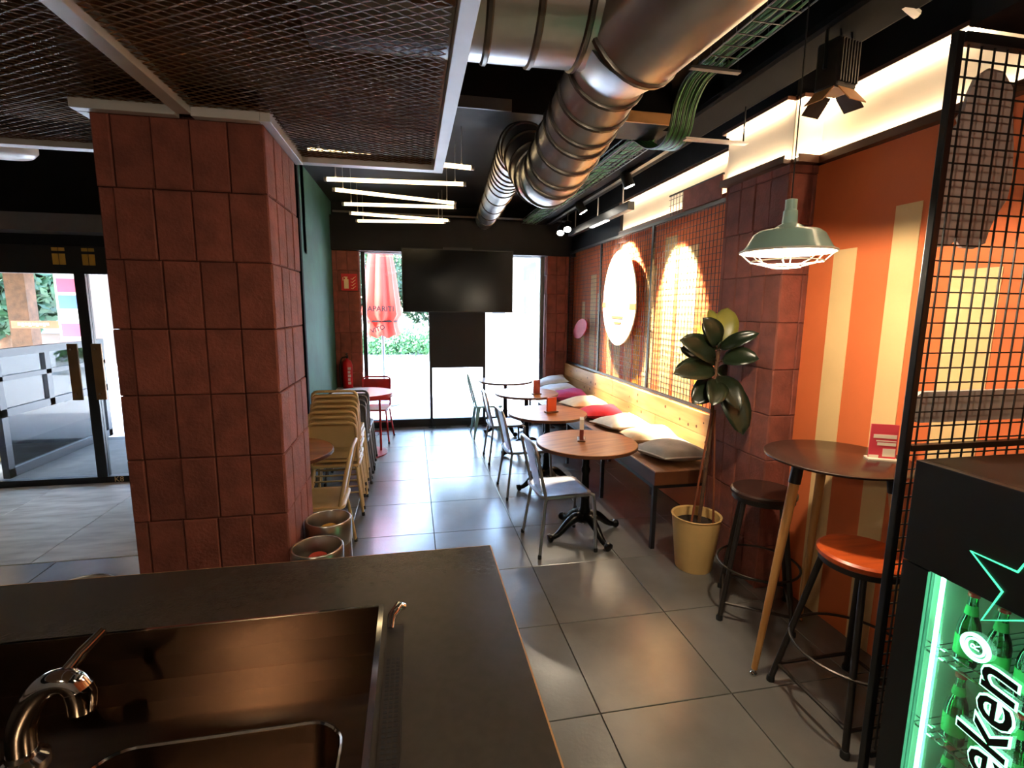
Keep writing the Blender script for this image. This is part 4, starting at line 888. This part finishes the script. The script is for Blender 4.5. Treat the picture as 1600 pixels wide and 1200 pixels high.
# ================================================================= TV, EXTINGUISHER, SIGN
tv = thing('television', 'large black flat television hung across the shop window', 'television', (0.64, 7.12, 2.115))
ob('screen', B((-0.755, -0.03, -0.415), (0.755, -0.024, 0.415)), 'tv_screen', tv); ob('casing', B((-0.77, -0.028, -0.43), (0.77, 0.03, 0.43)), 'tv_case', tv, bevel=0.006)
ob('wall_bracket', MB().box((-0.2, 0.03, -0.1), (0.2, 0.07, 0.46)), 'black_metal', tv)
pn = ob('blind_panel', B((0.245, 7.34, 0.88), (1.045, 7.37, 1.72)), 'blind', None); tag(pn, 'dark square roller blind panel on the glass below the television', 'blind')
ex = thing('fire_extinguisher', 'red fire extinguisher with black hose against the brick pillar', 'fire extinguisher', (-0.89, 7.14, 0.64))
ob('bottle', MB().lathe([(0.0, 0), (0.06, 0), (0.068, 0.012), (0.068, 0.32), (0.055, 0.37), (0.022, 0.395), (0.02, 0.42), (0, 0.42)], 24), 'ext_red', ex, smooth=45)
ob('valve', MB().box((-0.015, -0.03, 0.415), (0.015, 0.03, 0.44)).box((-0.008, -0.09, 0.44), (0.008, 0.04, 0.455)).box((-0.008, -0.085, 0.47), (0.008, 0.03, 0.48)), 'rubber', ex)
ob('hose', T(smoothpath([(-0.02, 0, 0.43), (-0.07, -0.01, 0.41), (-0.1, -0.02, 0.28), (-0.095, -0.02, 0.12), (-0.075, -0.02, 0.02)], 5), 0.009, 8), 'rubber', ex, smooth=60)
tm = text_mesh('A B C', 0.085); tm.materials.append(MATS['ext_white']); 
for k in range(5): ob('label_mark', B((0.012, -0.0705, 0.06 + k * 0.05), (0.05 - 0.008 * (k % 2), -0.054, 0.095 + k * 0.05)), 'ext_white', ex)
sh = ob('wall_shelf', B((-1.04, 7.05, 0.615), (-0.72, 7.24, 0.638)), 'white_plastic', None, bevel=0.003); tag(sh, 'small pale shelf under the fire extinguisher', 'shelf')
fs_ = thing('fire_sign', 'red square fire extinguisher sign on the brick pillar', 'sign', (-0.83, 7.222, 2.08))
ob('sign_board', B((-0.105, 0, -0.112), (0.105, 0.008, 0.112)), 'red_sign', fs_)
ob('extinguisher_symbol', MB().box((-0.07, -0.003, -0.085), (-0.01, 0, 0.04)).box((-0.055, -0.003, 0.04), (-0.025, 0, 0.06)).box((-0.07, -0.003, 0.06), (-0.02, 0, 0.072)).box((-0.085, -0.003, 0.02), (-0.078, 0, 0.065)), 'sign_cream', fs_)
for k in range(4):
    z = -0.08 + k * 0.042
    ob('flame_symbol', T([(0.02, -0.002, z), (0.04, -0.002, z - 0.008), (0.06, -0.002, z + 0.012), (0.085, -0.002, z + 0.03)], [0.003, 0.006, 0.006, 0.002], 4), 'sign_cream', fs_)

# ================================================================= OUTSIDE
struct('ground', B((-60, 5.5, -0.3), (60, 90, -0.02)), 'pavement')
def leaves(n, fn, size, seed=1):
    rnd = random.Random(seed); m = MB()
    for i in range(n):
        p = V(fn(rnd)); a = V((rnd.gauss(0, 1), rnd.gauss(0, 1), rnd.gauss(0, 1))).normalized(); b = a.orthogonal().normalized(); s_ = size * rnd.uniform(0.6, 1.3)
        m.add([p - a * s_, p + b * s_ * 0.45, p + a * s_, p - b * s_ * 0.45], [(0, 1, 2, 3)])
    return m
hd = thing('planter_hedge', 'grey planter with a clipped green hedge across the pavement', 'hedge', (-2.4, 14.8, 0))
ob('planter', B((-4.2, -0.35, -0.02), (3.1, 0.5, 0.42)), 'planter_stone', hd, bevel=0.01)
ho = ob('foliage', leaves(9000, lambda r: (r.uniform(-4.2, 3.1), r.uniform(-0.45, 0.5), 0.42 + abs(r.gauss(0, 0.35)) * 0.9 + 0.1 * math.sin(r.random() * 9)), 0.07), 'hedge_leaf', hd); ho['kind'] = 'stuff'
def tree(loc, h, r, label, seed, n=6000, mat='tree_leaf'):
    t = thing('tree', label, 'tree', loc, group='street trees'); ob('trunk', T([(0, 0, -0.02), (0.05, 0, h * 0.5), (0, 0.1, h)], [0.16, 0.12, 0.06], 10), 'bark', t, smooth=60)
    def f(rn):
        d = V((rn.gauss(0, 1), rn.gauss(0, 1), rn.gauss(0, 0.8))).normalized() * r * rn.uniform(0.45, 1.0); return (d.x, d.y, h + d.z)
    o = ob('crown', leaves(n, f, 0.13, seed), mat, t); o['kind'] = 'stuff'
tree((-2.2, 18.5, 0), 3.4, 2.2, 'dark leafy tree behind the hedge, seen past the red parasol', 3)
tree((0.9, 21.0, 0), 2.6, 1.7, 'small leafy tree behind the hedge, below the television', 4)
tree((6.4, 17.5, 0), 4.3, 1.7, 'tree whose leaves hang in at the right window pane', 5)
tree((-8.4, 12.3, 0), 2.1, 1.1, 'leafy tree seen through the entrance door', 6)
ps = thing('closed_parasol', 'closed coral red parasol standing outside the shop window', 'parasol', (-0.53, 9.35, 0))
m = MB(); K = 40; prof = [(0.10, 3.0), (0.17, 2.75), (0.22, 2.4), (0.27, 1.95), (0.31, 1.62), (0.235, 1.50), (0.25, 1.40), (0.285, 1.28), (0.26, 1.23)]; vs = []
for i, (r_, z) in enumerate(prof):
    for j in range(K):
        a = 2 * PI * j / K; k_ = r_ * (1 + 0.13 * math.cos(8 * a) + (0.05 if j % 3 else 0)); vs.append((k_ * math.cos(a), k_ * math.sin(a), z + (0.03 * math.cos(8 * a) if i == len(prof) - 1 else 0)))
m.add(vs, [(i * K + j, i * K + (j + 1) % K, (i + 1) * K + (j + 1) % K, (i + 1) * K + j) for i in range(len(prof) - 1) for j in range(K)])
ob('canopy', m, 'parasol', ps, smooth=60); ob('tie_strap', MB().lathe([(0.262, 1.49), (0.268, 1.49), (0.268, 1.52), (0.262, 1.52)], 30, cap=False), 'parasol_text', ps)
ob('pole', T([(0, 0, 0), (0, 0, 3.05)], 0.03, 12), 'pole_grey', ps, smooth=50); ob('base', MB().lathe([(0.3, 0), (0.3, 0.05), (0.05, 0.07), (0.04, 0.3)], 24), 'pole_grey', ps, smooth=40)
for body, z, sz, yy, rr in (('APARITI', 1.68, 0.125, -0.385, 0.0), ('VITO', 1.34, 0.11, -0.335, -0.35)):
    me = text_mesh(body, sz, 0.003, 0.003); me.materials.append(MATS['parasol_text']); ob('lettering', me, 'parasol_text', ps, (0.0 if rr == 0 else -0.05, yy, z), (PI / 2 - 0.08, rr, 0))
bl = thing('far_building', 'pale building across the street, seen through the right window pane', 'building', (14, 48, 0))
ob('facade', B((-14, 0, -0.02), (16, 8, 11)), 'building', bl)
for i in range(9):
    for k in range(3): wn = ob('window', B((-12.5 + i * 3, -0.06, 1.2 + k * 3.2), (-11.2 + i * 3, 0.02, 3.0 + k * 3.2)), 'building_dark', bl)
b2 = thing('far_building', 'dark brown building behind the terrace, seen through the entrance door', 'building', (-13, 17, 0))
ob('facade', B((-9, 0, -0.02), (6.5, 5, 7)), 'house_brown', b2)
for i in range(6):
    for k in range(2): ob('window', B((-7.5 + i * 2.4, -0.06, 0.9 + k * 2.8), (-6.1 + i * 2.4, 0.02, 2.4 + k * 2.8)), 'building_dark', b2)
# terrace outside the entrance
ws = thing('wind_screen', 'dark framed glass wind screen on the terrace outside the entrance', 'wind screen', (-4.05, 0, 0))
for lo, hi in (((-0.03, 5.75, 0.0), (0.03, 7.55, 0.09)), ((-0.03, 5.75, 0.62), (0.03, 7.55, 0.7)), ((-0.03, 5.75, 0.98), (0.03, 7.55, 1.03)), ((-0.035, 5.75, 1.22), (0.035, 7.55, 1.3)), ((-0.03, 7.47, 0.0), (0.03, 7.55, 1.3)), ((-0.03, 6.45, 0.62), (0.03, 6.53, 1.3)), ((-0.03, 5.75, 0), (0.03, 5.83, 1.3))):
    ob('frame_bar', B(lo, hi), 'frame_blue', ws)
for lo, hi in (((-0.004, 5.83, 0.09), (0.004, 7.47, 0.62)), ((-0.004, 5.83, 0.7), (0.004, 7.47, 1.22))): ob('pane', B(lo, hi), 'glass', ws)
tp = thing('terrace_pot', 'pale tapered pot standing behind the terrace wind screen', 'pot', (-4.75, 6.5, 0))
ob('pot', MB().lathe([(0.0, 0), (0.2, 0), (0.26, 0.45), (0.27, 0.46), (0.25, 0.46), (0.24, 0.4), (0, 0.4)], 28), 'pot_beige', tp, smooth=40)
ob('stems', T([(0, 0, 0.4), (0.03, 0.02, 0.9), (0.0, 0.1, 1.3)], 0.01, 6), 'bark', tp)
ca = thing('terrace_canopy', 'flat terrace canopy with a beige fascia outside the entrance', 'canopy')
ob('roof', B((-9, 5.62, 2.62), (-1.2, 8.6, 2.72)), 'building_dark', ca); ob('fascia', B((-9, 8.5, 2.2), (-1.2, 8.6, 2.62)), 'warm_tan', ca)
ob('post', B((-5.55, 8.3, 0), (-5.3, 8.49, 2.6)), 'bark', ca); ob('post', B((-4.25, 8.32, 0), (-4.07, 8.49, 2.6)), 'planter_stone', ca)
mb = thing('menu_board', 'hanging menu board with pink and blue fields outside the entrance', 'menu board', (-4.55, 7.9, 1.25))
ob('board', B((-0.16, 0, 0), (0.16, 0.02, 0.95)), 'ext_white', mb, bevel=0.004)
for z0, z1, mt in ((0.66, 0.84, 'menu_pink'), (0.44, 0.62, 'menu_blue'), (0.06, 0.24, 'menu_pink')): ob('print', B((-0.13, -0.004, z0), (0.13, 0, z1)), mt, mb)
ob('hanging_ribbon', T(smoothpath([(-0.4, 0, 1.25), (-0.3, 0, 1.1), (-0.1, 0, 1.0), (0.1, 0, 1.12), (0.12, 0, 1.35)], 5), 0.02, 6), 'red_paint', mb)
os_ = thing('orange_sign', 'small orange sign strip hanging outside the entrance door', 'sign', (-5.05, 8.0, 1.47))
ob('sign_board', B((-0.28, 0, -0.05), (0.28, 0.02, 0.05)), 'card_orange', os_)
for k in range(9): ob('print', B((-0.2 + k * 0.042, -0.003, -0.01 - 0.015 * (k % 2)), (-0.17 + k * 0.042, 0, 0.025)), 'card_white', os_)
